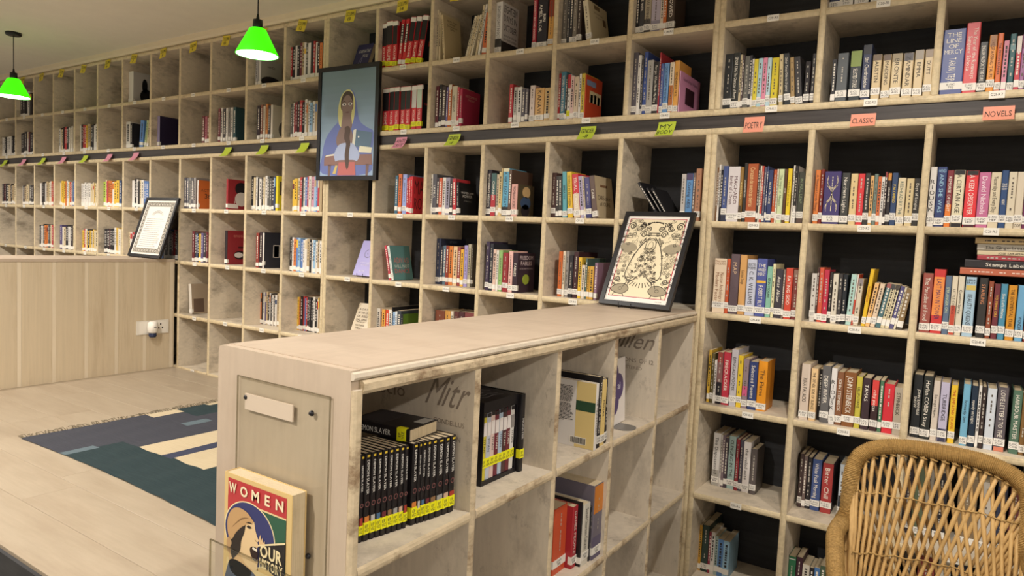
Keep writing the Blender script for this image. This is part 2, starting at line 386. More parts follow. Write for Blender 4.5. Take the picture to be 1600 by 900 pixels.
# ================================================================== BOOKS
NAMES = (('black', '1f1c20'), ('charcoal', '3b3836'), ('dark grey', '565456'), ('grey', '84807e'), ('light grey', 'b4b2b2'), ('white', 'dcd7cf'), ('cream', 'd4c4a4'), ('beige', 'c6ab86'),
 ('tan', 'b08a5e'), ('brown', '7c512f'), ('dark brown', '4a332a'), ('red', 'c4363c'), ('orange-red', 'c5502f'), ('dark red', '8a2f34'), ('maroon', '5a2530'), ('crimson', 'aa3048'),
 ('pink', 'cf8a9a'), ('mauve', '8d6a80'), ('orange', 'd08a32'), ('yellow', 'd8bc34'), ('olive', '857a3a'), ('green', '5f8a52'), ('dark green', '37493a'), ('pale green', 'bccb9e'), ('lime', 'a9c046'),
 ('teal', '44767c'), ('mint', '94b8ac'), ('light blue', '84aecb'), ('blue', '4565a4'), ('navy', '2f3c62'), ('purple', '4a3d72'), ('lavender', '9c93c4'))
def rgb(h): h = h.lstrip('#'); return tuple(int(h[i:i+2], 16) for i in (0, 2, 4))
def cname(h):
    c = rgb(h); return min(NAMES, key=lambda n: sum((a-b)**2 for a, b in zip(c, rgb(n[1]))))[0]
def light(h): r, g, b = rgb(h); return .3*r+.59*g+.11*b > 120
ORD = ['first', 'second', 'third', 'fourth', 'fifth', 'sixth', 'seventh', 'eighth', 'ninth', 'tenth', 'eleventh', 'twelfth', 'thirteenth', 'fourteenth', 'fifteenth', 'sixteenth', 'seventeenth', 'eighteenth', 'nineteenth', 'twentieth', 'twenty-first', 'twenty-second']
ROW = dict(U1='top row', U2='second row', L1='third row', L2='fourth row', L3='fifth row', L4='sixth row', L5='seventh row')
FLOORZ = dict(U1=ZS1, U2=ZB1, L1=ZS2, L2=ZS3, L3=ZS4, L4=ZS5, L5=ZS6)
CEILZ = dict(U1=ZT, U2=ZS1, L1=ZB2, L2=ZS2, L3=ZS3, L4=ZS4, L5=ZS5)
NUM = ['zero', 'one', 'two', 'three', 'four', 'five', 'six', 'seven', 'eight', 'nine', 'ten', 'eleven', 'twelve', 'thirteen', 'fourteen', 'fifteen']
def colname(c):
    return {16: 'column right of fifteen', 17: 'GENDER II column', 18: 'MY BODY column', 19: 'POETRY column', 20: 'CLASSIC column', 21: 'NOVELS column'}.get(c, 'column '+NUM[min(c, 15)])
YEL = mat('#e6e21c', .5); STK = mat('#e2ddd4', .55); INK = mat('#332f33', .7)
NB = [0]
def make_book(M, T, D, H, hexc, label, group, o={}):
    """book with its spine on local -Y, front cover on +X, standing on z=0"""
    NB[0] += 1
    t = thing('book', label, 'book', group=group, M=M)
    ch = o.get('c', hexc); k = .0016; c = min(.003, T*.25); rgh = .38
    if 'hard' in o: k = .003
    P = [(0, D, 0), (0, c, 0), (c*.4, c*.3, 0), (c, 0, 0), (T-c, 0, 0), (T-c*.4, c*.3, 0), (T, c, 0), (T, D, 0), (T-k, D, 0), (T-k, k+.001, 0), (k, k+.001, 0), (k, D, 0)]
    m = MB(); n = 12; m.v = [tuple(p) for p in P]+[(p[0], p[1], H) for p in P]
    for i in range(n):
        j = (i+1) % n; m.f.append((i, j, n+j, n+i)); m.m.append(0 if 1 <= i <= 5 else 1)
    for b in (0, n):
        for q in ((0, 1, 10, 11), (1, 2, 3, 10), (3, 4, 9, 10), (4, 5, 6, 9), (6, 7, 8, 9)):
            q = tuple(b+i for i in q); m.f.append(q if b else q[::-1]); m.m.append(1)
    cv = m.build('cover', [mat('#'+hexc, rgh), mat('#'+ch, rgh)], t)
    g = .0035 if 'hard' in o else .0015
    MB().box(k, T-k, k+.001, D-g-.001, g, H-g).build('pages', PAGES, t)
    if 'tb' in o:
        h2, f = o['tb'].split(','); MB().box(c*.5, T-c*.5, -.0006, .001, H*(1-float(f)), H-.0005).build('spine_panel', mat('#'+h2, rgh), cv)
    if 'bb' in o:
        h2, f = o['bb'].split(','); MB().box(c*.5, T-c*.5, -.0006, .001, .0005, H*float(f)).build('spine_panel', mat('#'+h2, rgh), cv)
    if 'mb' in o:
        h2, f0, f1 = o['mb'].split(','); MB().box(c*.5, T-c*.5, -.0006, .001, H*float(f0), H*float(f1)).build('spine_panel', mat('#'+h2, rgh), cv)
    s = o.get('s', '1'); lo = .06
    if s != '0':
        z0 = o.get('sz'); z0 = float(z0) if z0 else rnd.uniform(.006, .022); hh = .026 if T > .012 else .021; lo = (z0+hh)/H+.02
        m = MB().box(-.0004, T+.0004, -.0011, .013, z0, z0+hh)
        if T > .009 and 'far' not in o:
            st = o.get('st', 'E-FIC|STO'); W = max(.01, T*.85)
            lettering(m, st.replace('_', ' '), (T/2, -.0015, z0+hh/2), (1, 0, 0), (0, 0, 1), W, hh*.72, 1)
        m.build('spine_label', [YEL if s == 'y' else STK, INK], t, 'yellow spine label' if s == 'y' else None)
    if 'sw' in o:        # second label near the head
        MB().box(-.0004, T+.0004, -.0011, .012, H*.9, H*.99).build('spine_label', STK, t)
    tc = '#'+o.get('tc', '2b2622' if light(o.get('mb', hexc)[:6] if False else hexc) else 'e8e0d2')
    if 'T' in o:
        a, b, s2 = o['T'].split(';'); a, b = float(a), float(b)
        lettering(MB(), s2.replace('_', ' '), (T/2, -.0008, H*(a+b)/2), (1, 0, 0), (0, 0, 1), T*.82, H*(b-a), 0).build('spine_lettering', mat(tc, .5), cv)
    if 't' in o or 'T' not in o:
        a, b = (float(q) for q in o.get('tr', '%.2f,.94' % lo).split(','))
        if 't' in o:
            lettering(MB(), o['t'].replace('_', ' '), (T/2, -.0008, H*(a+b)/2), (0, 0, -1), (1, 0, 0), H*(b-a)*.96, T*(.56 if '|' not in o['t'] else .74), 0, stretch=2.4).build('spine_lettering', mat(tc, .5), cv)
        elif T > .006 and 'far' not in o:      # lettering too small to read: broken strokes
            m = MB(); q = random.Random(NB[0]); z = H*(b-.04); w = min(T*.26, .0045); e = H*(a+.03)
            while z > e:
                l = q.uniform(.004, .012)
                if q.random() < .78 and z-l > e:
                    m.quad((T/2-w/2, -.0008, z-l), (T/2+w/2, -.0008, z-l), (T/2+w/2, -.0008, z), (T/2-w/2, -.0008, z))
                z -= l+q.uniform(.002, .006)
            if m.f: m.build('spine_lettering', mat(tc if 'tc' in o else ('#5a5046' if light(hexc) else '#b4ac9f'), .5), cv)
    if 'deco' in o:
        m = MB(); c = T/2
        for sx in (-1, 1):
            for i in range(5):
                ribbon(m, [(c+sx*u*T, v*H) for u, v in smooth([(.02, .60+.02*i), (.12+.05*i, .66+.03*i), (.34-.02*i, .74+.045*i)], 4, False)], .0012, -.0008)
                ribbon(m, [(c+sx*u*T, v*H) for u, v in smooth([(.02, .55-.02*i), (.14+.05*i, .48-.03*i), (.30, .42-.045*i)], 4, False)], .0012, -.0008)
        ribbon(m, [(c, .25*H), (c, .62*H)], .003, -.0008)
        m.build('spine_ornament', mat('#d8c9a8', .5), cv)
    if 'ct' in o:        # lettering on the front cover: h0;h1;text[;hex]
        for part in o['ct'].split('@'):
            q = part.split(';'); a, b = float(q[0]), float(q[1])
            lettering(MB(), q[2].replace('_', ' '), (T+.0008, D*.5, H*(a+b)/2), (0, 1, 0), (0, 0, 1), D*.78, H*(b-a), 0).build('cover_lettering', mat('#'+(q[3] if len(q) > 3 else 'e8e0d2'), .5), cv)
    if 'cp' in o:        # plain picture panel(s) on the front cover: y0;y1;z0;z1;hex
        for part in o['cp'].split('@'):
            q = part.split(';'); y0, y1, z0, z1 = (float(v) for v in q[:4])
            m = MB()
            if len(q) > 5: m.extr([(T-.0004, D*(y0+y1)/2+D*(y1-y0)/2*math.cos(w*.349), H*(z0+z1)/2+H*(z1-z0)/2*math.sin(w*.349)) for w in range(18)], (.0009+.0003*len(q), 0, 0), 0)
            else: m.box(T-.0005, T+.0005, D*y0, D*y1, H*z0, H*z1)
            m.build('cover_panel', mat('#'+q[4], .45), cv)
    return t
CROP = dict(A=(1250, 0, 4), A2=(1460, 20, 6.4286), B=(950, 200, 4), B2=(1100, 245, 7.8235), C=(1250, 200, 4), C2=(1440, 250, 7.5), D=(1080, 370, 6), E=(1320, 360, 4.736),
  G=(1080, 520, 4.706), H=(1300, 540, 4.5), I=(1070, 650, 3.6), J=(950, 0, 4), K=(650, 0, 4), M=(350, 0, 4), N=(350, 200, 4), O=(350, 380, 4), Q=(650, 200, 4), V=(650, 350, 3.5556), Z=(0, 0, 1),
  P1=(550, 680, 5), P2=(740, 540, 3.913), P3=(860, 560, 5.625), P4=(850, 720, 5), L0=(0, 0, 4), L2=(0, 200, 4), L4=(0, 400, 4), Y=(980, 250, 9.477), R=(980, 60, 6.4286))
def opts(tok):
    o = {}
    for t in tok:
        k, _, v = t.partition('='); o[k] = v
    return o
def parse(text):
    cells = []
    for ln in text.strip().split('\n'):
        tk = ln.split()
        if not tk: continue
        if tk[0] == '@': cells.append((tk[1], int(tk[2]), tk[3], opts(tk[4:]), []))
        else: cells[-1][4].append((float(tk[0]), float(tk[1]), float(tk[2]), tk[3], opts(tk[4:])))
    return cells
def label_of(T, hexc, o, i, place):
    if 'n' in o: d = o['n'].replace('_', ' ')
    else:
        d = ('slim ' if T < .011 else 'thick ' if T > .03 else '')+cname(hexc)+' book'
        if 't' in o or 'T' in o:
            w = o.get('q') or o.get('t') or o['T'].split(';')[2]
            if w != '-': d += ' titled '+' '.join(w.replace('|', ' ').replace('_', ' ').split()[:3])
        elif 'tb' in o: d += ' with %s top' % cname(o['tb'].split(',')[0])
        elif 'L' in o: d += ' leaning'
    return '%s, %s from left, %s' % (d, ORD[i] if i < len(ORD) else 'last', place)
def wall_cell(row, col, crop, ho, books):
    X = XU if row[0] == 'U' else XL; z0 = FLOORZ[row]+TB/2+.0005; ox, oy, s = CROP[crop]
    y0 = float(ho.get('r', '.035')); place = '%s, %s' % (ROW[row], colname(col)); grp = 'books in the %s of the %s' % (ROW[row], colname(col))
    lo = X[col]+TD/2+(.0135 if col in (13, 19) else .001); hi = X[col+1]-TD/2-(.0135 if col+1 in (13, 19) else .001); last = lo
    prev = None
    for i, (a, b, yt, hexc, o) in enumerate(books):
        if 'st' in ho: o.setdefault('st', ho['st'])
        y = float(o.get('r', y0+rnd.uniform(0, .006)))
        xa = solve(ox+a/s, 0, (0, y, z0)); xb = solve(ox+b/s, 0, (0, y, z0))
        w = max(xb-xa, .0035); xa = max(xa, lo, prev[0]+.0006 if prev else lo)
        if xa+w > hi and col < 21: xa = max(hi-w, prev[0]+.0006 if prev else lo); w = min(w, hi-xa)
        zt = solve(('y', oy+yt/s), 2, (xa, y, 0)); H = min(zt-z0, CEILZ[row]-TB/2-z0-.006); tn = 0
        if 'H' in o: H = float(o['H'])
        if 'L' in o: tn = (solve(ox+float(o['L'])/s, 0, (0, y, zt))-xa)/H
        if prev:                                   # rest against the neighbour instead of passing through it
            zc = min(H, prev[2]); tn = max(tn, (prev[0]+prev[1]*zc+.0006-xa)/zc) if prev[1] > 0 or tn < 0 else tn
        if tn < 0: tn = max(tn, (lo-xa)/H)
        if tn > 0 and col < 21: tn = min(tn, max(0, (hi-xa-w)/H))
        prev = (xa+w, tn, H); ang = math.atan(tn); H = H/math.cos(ang)*(1 if 'H' not in o else math.cos(ang)); T = max(.003, w*math.cos(ang)-.0003)
        D = float(o.get('d', min(.24, max(.11, H*.66)))); D = min(D, DEP-y-.004)
        if ang > 0: M = Matrix.Translation((xa+w, y, z0)) @ Matrix.Rotation(ang, 4, 'Y') @ Matrix.Translation((-T, 0, 0))
        else: M = Matrix.Translation((xa, y, z0)) @ Matrix.Rotation(ang, 4, 'Y')
        dist = (Vector((xa, y, z0))-Vector(CC)).length
        size = (w+.02)*H/dist**2*(3 if ('n' in o and col < 13) or 'cp' in o or 'ct' in o else 1)
        JOBS.append((size, M, T, D, H, hexc, label_of(T, hexc, o, i, place), grp, o))
JOBS = []
DATA = """
@ U1 14 M r=.03
970 996 150 b8242c sw s=y mb=1a181a,.5,.9 t=VOLUME q=- tr=.15,.48
1003 1042 135 c0282e sw s=y mb=1a181a,.5,.9 t=VOLUME q=- tr=.15,.48
1047 1076 133 be262d sw s=y mb=1a181a,.5,.9 t=VOLUME q=- tr=.15,.48
1084 1104 128 ba252c sw s=y mb=1a181a,.5,.9 L=1112 t=VOLUME q=- tr=.15,.48
1107 1128 125 c0282e sw s=y mb=1a181a,.5,.9 L=1141 t=VOLUME q=- tr=.15,.48
1128 1158 117 c22a30 sw s=y mb=1a181a,.5,.9 L=1172 t=VOLUME q=- tr=.15,.48
1162 1192 113 be262d sw s=y mb=1a181a,.5,.9 L=1208 t=VOLUME q=- tr=.15,.48
1196 1230 108 c0282e c=17151a sw s=y mb=1a181a,.5,.9 L=1246 t=VOLUME q=- tr=.15,.48 cp=.2;.6;.4;.5;a82a2e
@ U2 14 M r=.03
987 1025 555 c8323a sw s=y mb=1a181a,.48,.9 t=VOLUME q=- tr=.15,.46
1027 1056 548 cc343c sw s=y mb=1a181a,.48,.9 t=VOLUME q=- tr=.15,.46
1057 1088 545 ca323a sw s=y mb=1a181a,.48,.9 t=VOLUME q=- tr=.15,.46
1098 1128 543 c8323a sw s=y mb=1a181a,.48,.9 t=VOLUME q=- tr=.15,.46
1129 1160 540 cc343c sw s=y mb=1a181a,.48,.9 t=VOLUME q=- tr=.15,.46
1167 1197 536 ca323a sw s=y mb=c9c4c0,.5,.9 t=VOLUME q=- tr=.15,.46
1199 1231 530 c8323a c=17151a sw s=y mb=bccab8,.48,.9 t=VOLUME q=- tr=.15,.46 ct=.55;.62;HANDBOOK;d04048@.38;.44;EDITION;c0c0c0
@ U1 15 K r=.03
118 128 62 cfc0a2 L=82 n=thin_tan_booklet_leaning s=0
140 150 80 d2c19c L=128 n=second_thin_tan_booklet_leaning s=0
168 182 92 c9b48c c=c6b288 L=140 d=.15 n=tan_booklet_with_printed_cover s=0 ct=.72;.95;South_Asian|Feminist|Declaration|2006;4a3c2c@.1;.16;Sangat;4a3c2c
305 318 112 d0c3a6 L=368 s=0
320 332 108 cbb894 L=385 s=0
335 346 104 d4c8ae L=398 s=0
368 380 40 c9b894 L=412 s=0
384 396 35 dcd6cb L=418
408 434 85 c96a3c L=426
@ U1 16 K r=.04
480 520 16 d6d3cc bb=3c3a38,.3 c=d6d3cc t=EIGHTEEN_DAYS_IN_OCTOBER d=.155 hard cp=0;1;0;.26;34312f ct=.8;.98;EIGHTEEN;2a2826@.64;.8;DAYS_IN;2a2826@.46;.62;OCTOBER;2a2826@.36;.41;THE_SIX_LETTER_WORD_AND;2a2826@.29;.34;HOW_IT_CREATED_THE_MODERN;2a2826
722 746 -60 aa2f40 H=.26 t=SOLIDARITY_BEYOND_BORDERS
752 813 -60 26232a H=.26 t=BIBI|AMIEL_FLOR tr=.3,.85 q=-
820 853 -50 cf9a4c H=.25 c=d8b070 tb=8a3a24,.4 n=orange_and_yellow_patterned_book
@ U1 17 K r=.04
866 896 -40 6a655e H=.25 n=wire_bound_grey_report
902 920 -40 3a3a3c H=.26 n=wire_bound_black_report s=0
922 938 -40 2b2b2d H=.26 n=second_wire_bound_black_report
940 966 -40 7c7468 H=.26
982 1008 -60 3c312b H=.25
1066 1100 0 d0c5a8 c=cdbf9d L=1028 d=.2 n=large_cream_book_with_portrait_cover cp=.72;.88;.55;.72;6a5238@.3;.6;.86;.96;7a6448 ct=.74;.8;JAWAHARLAL;6a5a44@.66;.7;A_BIOGRAPHY;6a5a44
@ U1 18 J r=.03
147 166 -60 28262a H=.22
172 204 -60 3c3a3a H=.22 t=SIMONE_WEIL tr=.45,.95 q=-
208 249 -60 a69a82 bb=4a4642,.3 H=.22 t=ESSENTIAL_FEMINISM
253 310 -60 ada3b0 bb=8a8490,.25 H=.22
316 336 -60 cdbfae H=.22
337 357 -60 b9642f H=.22
362 410 -60 43352c H=.21 t=UNBOWED d=.13
@ U1 20 A r=.04
168 232 -300 39435e H=.22 t=SELECTED
236 318 -300 c7ac80 H=.22
338 425 -300 3e3f48 H=.22
440 520 -300 4a4540 H=.21
@ U2 15 K r=.035
118 135 540 5c222c
137 153 530 2c272b
156 180 540 43302f
181 192 545 6b6292
193 214 530 b9622c mb=d8cfc0,.88,1
217 249 540 cabda6 t=unbound
252 262 545 c44a58
263 280 555 a82c48 c=a02c48 d=.16 hard ct=.8;.88;BECOMING;c49a8a@.72;.78;ONESELF;c49a8a
@ U2 16 K r=.03
576 598 528 bb343c
605 625 545 b8b4ac
627 653 545 d9d5cf t=CONTESTED_LANDS
656 674 555 58545c
675 690 555 6a666c
704 735 535 d5c5bc c=c9a9a0
738 793 553 d2a564 t=KANAVI q=-
798 833 550 cdae7a t=A_LIFE_OF
@ U2 17 K r=.035
860 873 460 a23434 s=y
876 908 450 417487 t=WOMEN_WRITING_IN_INDIA
910 920 468 2c2a2a
921 942 466 d8d2ca tb=b43038,.3 s=y
946 966 475 d4b4ac
969 996 480 cdb9a0
998 1011 462 ded9d2
1012 1036 460 c7b03c
1037 1043 465 c44a2e c=c24a2c d=.17 s=0 n=orange-red_picture_book_with_photo_band cp=.25;.95;.42;.68;d6c49a@.3;.45;.42;.6;3c2c28@.52;.66;.42;.62;3c2c28@.74;.88;.42;.6;3c2c28@.05;.6;.78;.9;8090b0
@ U2 18 J r=.03
120 150 330 58535b L=155 d=.24
163 183 345 dcd7cf s=0
186 201 372 3a3940
202 226 325 3b4f8c d=.25
229 266 378 a6a29c
269 304 388 2a2628 t=Forget_What_Made_Me_Gay
305 313 328 a9343c d=.25 c=8c2228 s=0
314 333 398 4f5f98
335 366 395 6b94c3 t=DOCTORING_WOMEN
370 398 390 d8c6ac bb=b06a38,.55
400 430 380 d69b4c t=GENDERED_SEX
434 440 440 d9a8c0 c=d493b4 d=.26 n=wire_bound_pink_report_with_photo_on_cover s=0 cp=.28;.72;.28;.68;3a2028 ct=.8;.9;South_Asian_Voices;4a2c3c
@ U2 19 J r=.03 st=E-POETRY|KEA
703 753 340 2b2d2f
757 801 332 303230 t=SIMONE_KING_The_Character_of_Poetry q=-
803 816 342 c2b292
818 829 345 5a4c4c
830 863 352 6a6862
866 880 345 34343a
881 892 368 d9d4cc
893 919 370 d5c33e
920 947 365 a9c9d0
948 976 362 d98ba2
978 1004 362 b6ced6
1008 1050 362 d1be38
1064 1088 338 cbb98f L=1027 c=d4c8a8
1100 1136 333 383a3c L=1060 t=Other_Times_Ode_to_Urgency
1140 1166 358 a88c62 L=1108
1174 1214 355 3d3b3d L=1152
1216 1250 385 2f2b2d c=3a2a30
1257 1281 335 3a383a
@ U2 20 A r=.03 st=E-CL|AUS
186 212 372 2c2b2e c=222222
215 284 335 595d60 n=thick_grey_book_with_paper_band mb=d8d4cc,.19,.22
297 368 320 2f353a tb=7f8f4c,.31 t=SELECTED_STORIES tr=.25,.66
372 428 282 313752 tb=26262c,.17 t=Shri_Chandrashekhar tr=.2,.78 q=-
436 492 343 cab48c tb=6a5846,.13 t=AUSTEN q=-
501 552 343 c8b28a tb=5c4a3c,.13 t=MADDING
556 621 337 cbb68e tb=8c7c5c,.18 t=BRONTE q=-
629 692 333 cab48c tb=40383a,.17 t=ZAMINDAR q=-
698 756 315 c9b38b tb=8c8070,.2 t=EMMA q=-
769 822 310 c7b189 tb=8a7660,.16 t=DUTT q=-
@ U2 21 A r=.035 st=E-FIC|TEJ
862 1002 190 4b5588 hard T=.62;.96;THE|LINE|OF|MERCY t=TARUN_J_TEJPAL tr=.14,.58 q=THE_LINE_OF
1004 1091 145 c84a4c hard t=The_Year_of_the_Runaways|Sunjeev_Sahota tr=.2,.94
1099 1152 265 2c2c2a t=ENGLISH_PASSPORTS_THE_CURE q=ENGLISH_PASSPORTS
1156 1205 220 d88c30 tb=9a6a40,.2 t=TRESPASSING_TALES tc=5a3010
1208 1244 208 ce6634 t=THE_PRISON_RUNNER
1250 1281 255 c98092
1286 1326 212 30595c mb=6a8a8c,.72,.82
1330 1361 225 be3f4a tb=d8cfc8,.3 t=A_VISIT_TO_HELL tc=f0e4d8
1363 1394 215 9a6a92 tb=6a2a40,.25
1397 1430 250 5a5a8a
@ L1 9 L2 r=.03
1151 1165 310 4a4852 far
1167 1178 312 6a6a70 far
1180 1192 310 85827e far
1194 1206 312 5d5b5e far
1208 1222 310 908a86 far
1230 1238 325 d9d4cc c=cc6a30 d=.16 n=white_and_orange_book_facing_out_with_numerals far cp=0;1;.22;.8;cc6a30 ct=.36;.58;36;3a2a24@.6;.72;ACTING;5a3a2c
@ L1 14 N r=.04
1065 1081 298 40697f
1085 1105 288 c8693a
1110 1136 290 909fd0
1137 1149 312 b02c32
1151 1160 305 ca343c
1161 1172 302 c8303a c=c62e38 d=.16 n=red_book_with_large_dark_cover_letters ct=.5;.98;MAD;5a1c20@.1;.5;ROW;5a1c20
@ L1 15 Q r=.035
76 89 290 d8d2c6 L=64
91 116 288 57555b L=68 t=URMILA q=-
118 134 312 3b3337 L=112
137 155 312 c15c3c L=118
158 177 310 d4cfc8 L=138
180 205 310 8e899a L=160
207 224 330 352e2e L=185
228 248 318 b6323a L=198 c=a82e36
252 268 340 1d1b1d L=220 c=161517 d=.155 ct=.66;.74;WOMEN_AND;cfcac4@.54;.65;POWER;cfcac4@.42;.48;A_Manifesto;8a8682 n=black_slim_book_titled_WOMEN_AND_POWER
@ L1 16 Q r=.03
420 449 262 2c2832 t=WUTHERING_HEIGHTS
457 488 283 41605f bb=a83038,.5 t=CHANGER
489 503 290 bbaa92
505 521 275 d0b982
522 527 252 c9b07c
528 567 253 5ea1c0 mb=d6cfae,.93,1 bb=2d2a2a,.2 t=A_VERY_EASY_DEATH n=light_blue_book_with_black_foot
569 586 260 5c463a c=8a7a58 d=.2
588 626 350 cf9c92 c=544a36 d=.16 n=pink_spined_book_with_painted_woman_cover t=WOMAN_AT_POINT cp=.3;.75;.6;.95;c9a878;o@.2;.8;.24;.64;3c5070;o@.25;.75;.02;.4;2a2428;o
@ L1 17 Q r=.035
842 868 280 4c3432 L=828
872 888 300 352e2c L=858
890 910 300 3b3b38 L=868
915 942 273 5b9ba5 L=885 t=BREATH
948 979 275 dcb636 L=912 t=WORLD_IN_BETWEEN
988 1028 290 c43642 bb=d5c3aa,.55 L=957 t=TRIAL_SONGS
1030 1052 302 a59bb5 L=1003
1054 1062 302 d2c4ac L=1035
1064 1098 310 4c4a78 L=1050 bb=3a3a68,.4
1104 1136 300 62504a L=1066 c=b8a788 d=.19 n=brown_spined_book_titled_CARE_TAKERS_OF_CURE ct=.42;.56;CARE-takers;4a3a2c@.28;.4;of_CURE;4a3a2c cp=.3;.7;.74;.8;7a5a40 t=CARE
@ L1 18 Y r=.05
480 520 340 1f1d20 L=152 c=3a3230 d=.18 t=THERE_IS_A_FIRE q=THERE_IS_A tc=e0dcd8
560 585 420 262427 L=280 s=0
610 650 430 232224 L=350 c=4a4a50 d=.18 t=ANARCHAEOLOGY tc=e8e4e0
770 836 208 b6b0aa
842 940 198 5a88b8 tb=4a4060,.14 t=Curbing_AIDS tr=.25,.82
945 975 190 6c5c56
978 1068 128 a8785c
@ L1 19 B2 r=.03 st=E-POETRY|MAC
105 125 130 7a5a3c s=0
128 150 95 dad5ce c=d6d0cc
152 180 160 1e1c22 s=0 n=black_book_with_white_top
183 245 112 425080 bb=2d3040,.2 sz=.03
252 395 120 cfc8c8 t=MACHADO|Border_of_a_Dream tc=5a3038 tr=.3,.84 n=thick_pale_book_with_tall_thin_capitals
400 440 125 8c6c38 bb=4a3c28,.3 t=ROBERT_PINSKY tc=f0d890 q=-
445 488 75 33302e t=DOWNSTREAM
492 620 85 a4532f t=Corazon_de_nuestras_tierras tc=e8c890 tr=.25,.95 hard
625 645 95 3a3230
648 665 110 d6ccb8
668 690 112 bd4a3c
695 725 125 57576d
730 748 115 40486c d=.2
750 805 160 343e66 t=RILKE_ON_LOVE tc=e8e0c8 q=-
810 850 155 b6552f
853 872 150 d8cfbc
875 940 150 c5d0a4 t=The_Singer_of_Alleppey tr=.3,.9 tc=5a6a4a
945 978 150 5a3c2a t=AFTER tr=.4,.8
983 1035 145 e0c12c t=Two_Poets_of_the_Sea tc=5a4410
1038 1048 150 4a3222 s=0
1050 1068 105 dcd6c8 s=0
1070 1110 110 2a2626 bb=d5d0ca,.3 L=1108 c=c9c4be n=black_and_white_book_leaning_right
1120 1198 185 41423a bb=58463e,.2 t=IN_FULL_LEAF tr=.3,.95 tc=8a9a78
@ L1 20 C r=.03 st=E-CL|RUS
75 106 262 d67c40 t=A_Thousand_Lovely_Things q=A_Thousand_Lovely
108 130 258 7c3029
133 236 272 443a6c n=thick_purple_book_with_pale_flourishes deco
241 292 280 3d3e3c t=Northern_Lights
297 341 285 d5bc8a
343 384 285 d23c40
385 419 282 363432
421 441 298 d2a56a
442 466 288 6e7e76
468 489 303 c86a3c
490 509 305 d9d3cb
510 524 275 3b3030 tb=8a3a38,.1
525 551 282 302b2c tb=d08a3c,.14 t=URBAN_PASS
553 590 280 344668 t=PALOMINO tc=e0c040
592 641 312 d4c4a2 t=REDHEAD_BY_THE tc=5a7068
646 693 315 ccb88c
696 739 315 363331 t=Days_of_Longing
@ L1 21 C2 r=.03 st=E-FIC|HEP
52 130 82 d8d2ca T=.25;.8;R|I|O|U|S|K q=- n=white_book_with_broken_circle_letters
135 246 82 34406c T=.9;.97;WENDI t=AND_SHE_WAS tc=9ac0d8 q=AND_SHE_WAS
250 328 122 7a2f36 bb=d87a34,.4 t=REMORSE_OF_LIGHT
332 460 118 d8ceb0 tb=2a2828,.08 bb=2a2628,.07 n=cream_book_with_black_head_and_foot t=A_CERTAIN_AGE
472 618 125 d8383e tb=2c2828,.08 bb=4a2830,.1 t=A_KEEN_OBSERVER tc=f0d8d0
624 762 145 bb6b90 t=David_Nicholls tc=f0dce4 q=-
765 885 145 d0c2a6 t=Yesterday_and_Every_Day
878 960 122 2f4872 T=.66;.78;THE|NEW|COLONY t=NIGHT tr=.4,.5
962 1058 140 d0c4ac
1065 1160 140 cfc2ac T=.02;.09;COE
1163 1230 165 6a2c50
1235 1290 150 8a6a50
@ L2 14 O r=.05
1032 1044 18 b83a4a L=1003
1046 1062 20 d0d2cc L=1018 c=5c8688 d=.17 n=teal_fronted_book_titled_ADIVASI_WILL_NOT_DANCE cp=0;1;0;1;5f8a8a ct=.46;.68;ADIVASI;c87a76@.34;.46;WILL_NOT;d8dcd4@.18;.34;DANCE;c8605c
@ L3 14 O r=.05
925 945 405 d2cabe
947 959 408 a88878
961 980 412 d59b48
982 1003 414 c9472e
1005 1022 414 dcd5ca
1024 1030 398 1f1d20 d=.25 s=0
1032 1047 428 8fadcd
1048 1060 425 d0d4d6
1062 1085 420 3a4048 d=.2
1088 1098 445 26262a c=5a7a28 d=.14 n=black_spined_book_with_green_cover ct=.45;.75;THE;1a1a1a
@ L2 15 V r=.1
106 129 80 343a50 d=.235 c=2c3044 n=tall_navy_book_at_left ct=.9;.96;STUDIO;8a90a0
131 143 125 32323c
144 159 120 5b7181
160 176 120 8c3c32
178 198 122 d07c3c
201 223 125 d6b68c t=WANDERING_MAN
226 240 128 8c3c3a
242 258 140 daa63c
260 281 118 9b90c0
283 298 112 b2aa92
300 308 112 4c463c c=4a443a d=.15 n=dark_book_closing_the_row cp=.2;.8;.45;.9;2a2622
@ L3 15 V r=.1
98 150 476 7c4836
152 182 480 ca944c
184 198 484 d0c4b0
200 226 486 5c3232
228 258 486 4a2c30
260 325 490 7e4444
@ L3 16 V r=.1
400 430 520 5c3c38
@ L2 16 V r=.02
380 400 97 3b3046
402 420 108 2e3039 d=.23
422 438 140 d5b6a6
440 451 145 dcd6cb
453 473 145 8bb06b
475 504 158 8f3036
506 529 150 dcb1a9
531 558 160 342530 c=3c2b36 d=.165 n=dark_book_titled_FREEDOM_FABLES ct=.82;.95;FREEDOM;d8c4c8@.68;.81;FABLES;d8c4c8@.58;.63;SATIRE_AND_POLITICAL;b8a4a8 cp=.3;.68;.2;.46;9aa83c;o t=FABLES
@ L2 17 V r=.06
782 804 152 c1622c
807 819 150 d5c6ae
821 839 150 8b8580
841 864 175 2e2b2f
866 893 155 402529 d=.2
895 911 185 d9b13c
913 931 228 d5c6b1
933 943 190 4b6159 d=.2
945 956 235 c8993c
958 979 235 d0a142
985 1000 215 8b6b81 c=6b5169 d=.17 n=purple_book_half_hidden_by_drawing
@ L2 19 D r=.03 st=E-POETRY|RAM
190 303 200 dfcbb1 T=.88;.98;Norton|OCEAN t=Norton_Anthology_of|Modern_Poetry tr=.15,.75 tc=8a5a38
306 338 205 c1542f
341 423 160 5b4b51 t=MAP tr=.6,.92 tc=c8a888 hard d=.16
427 491 168 c8975c t=Contest_Songs tr=.5,.75
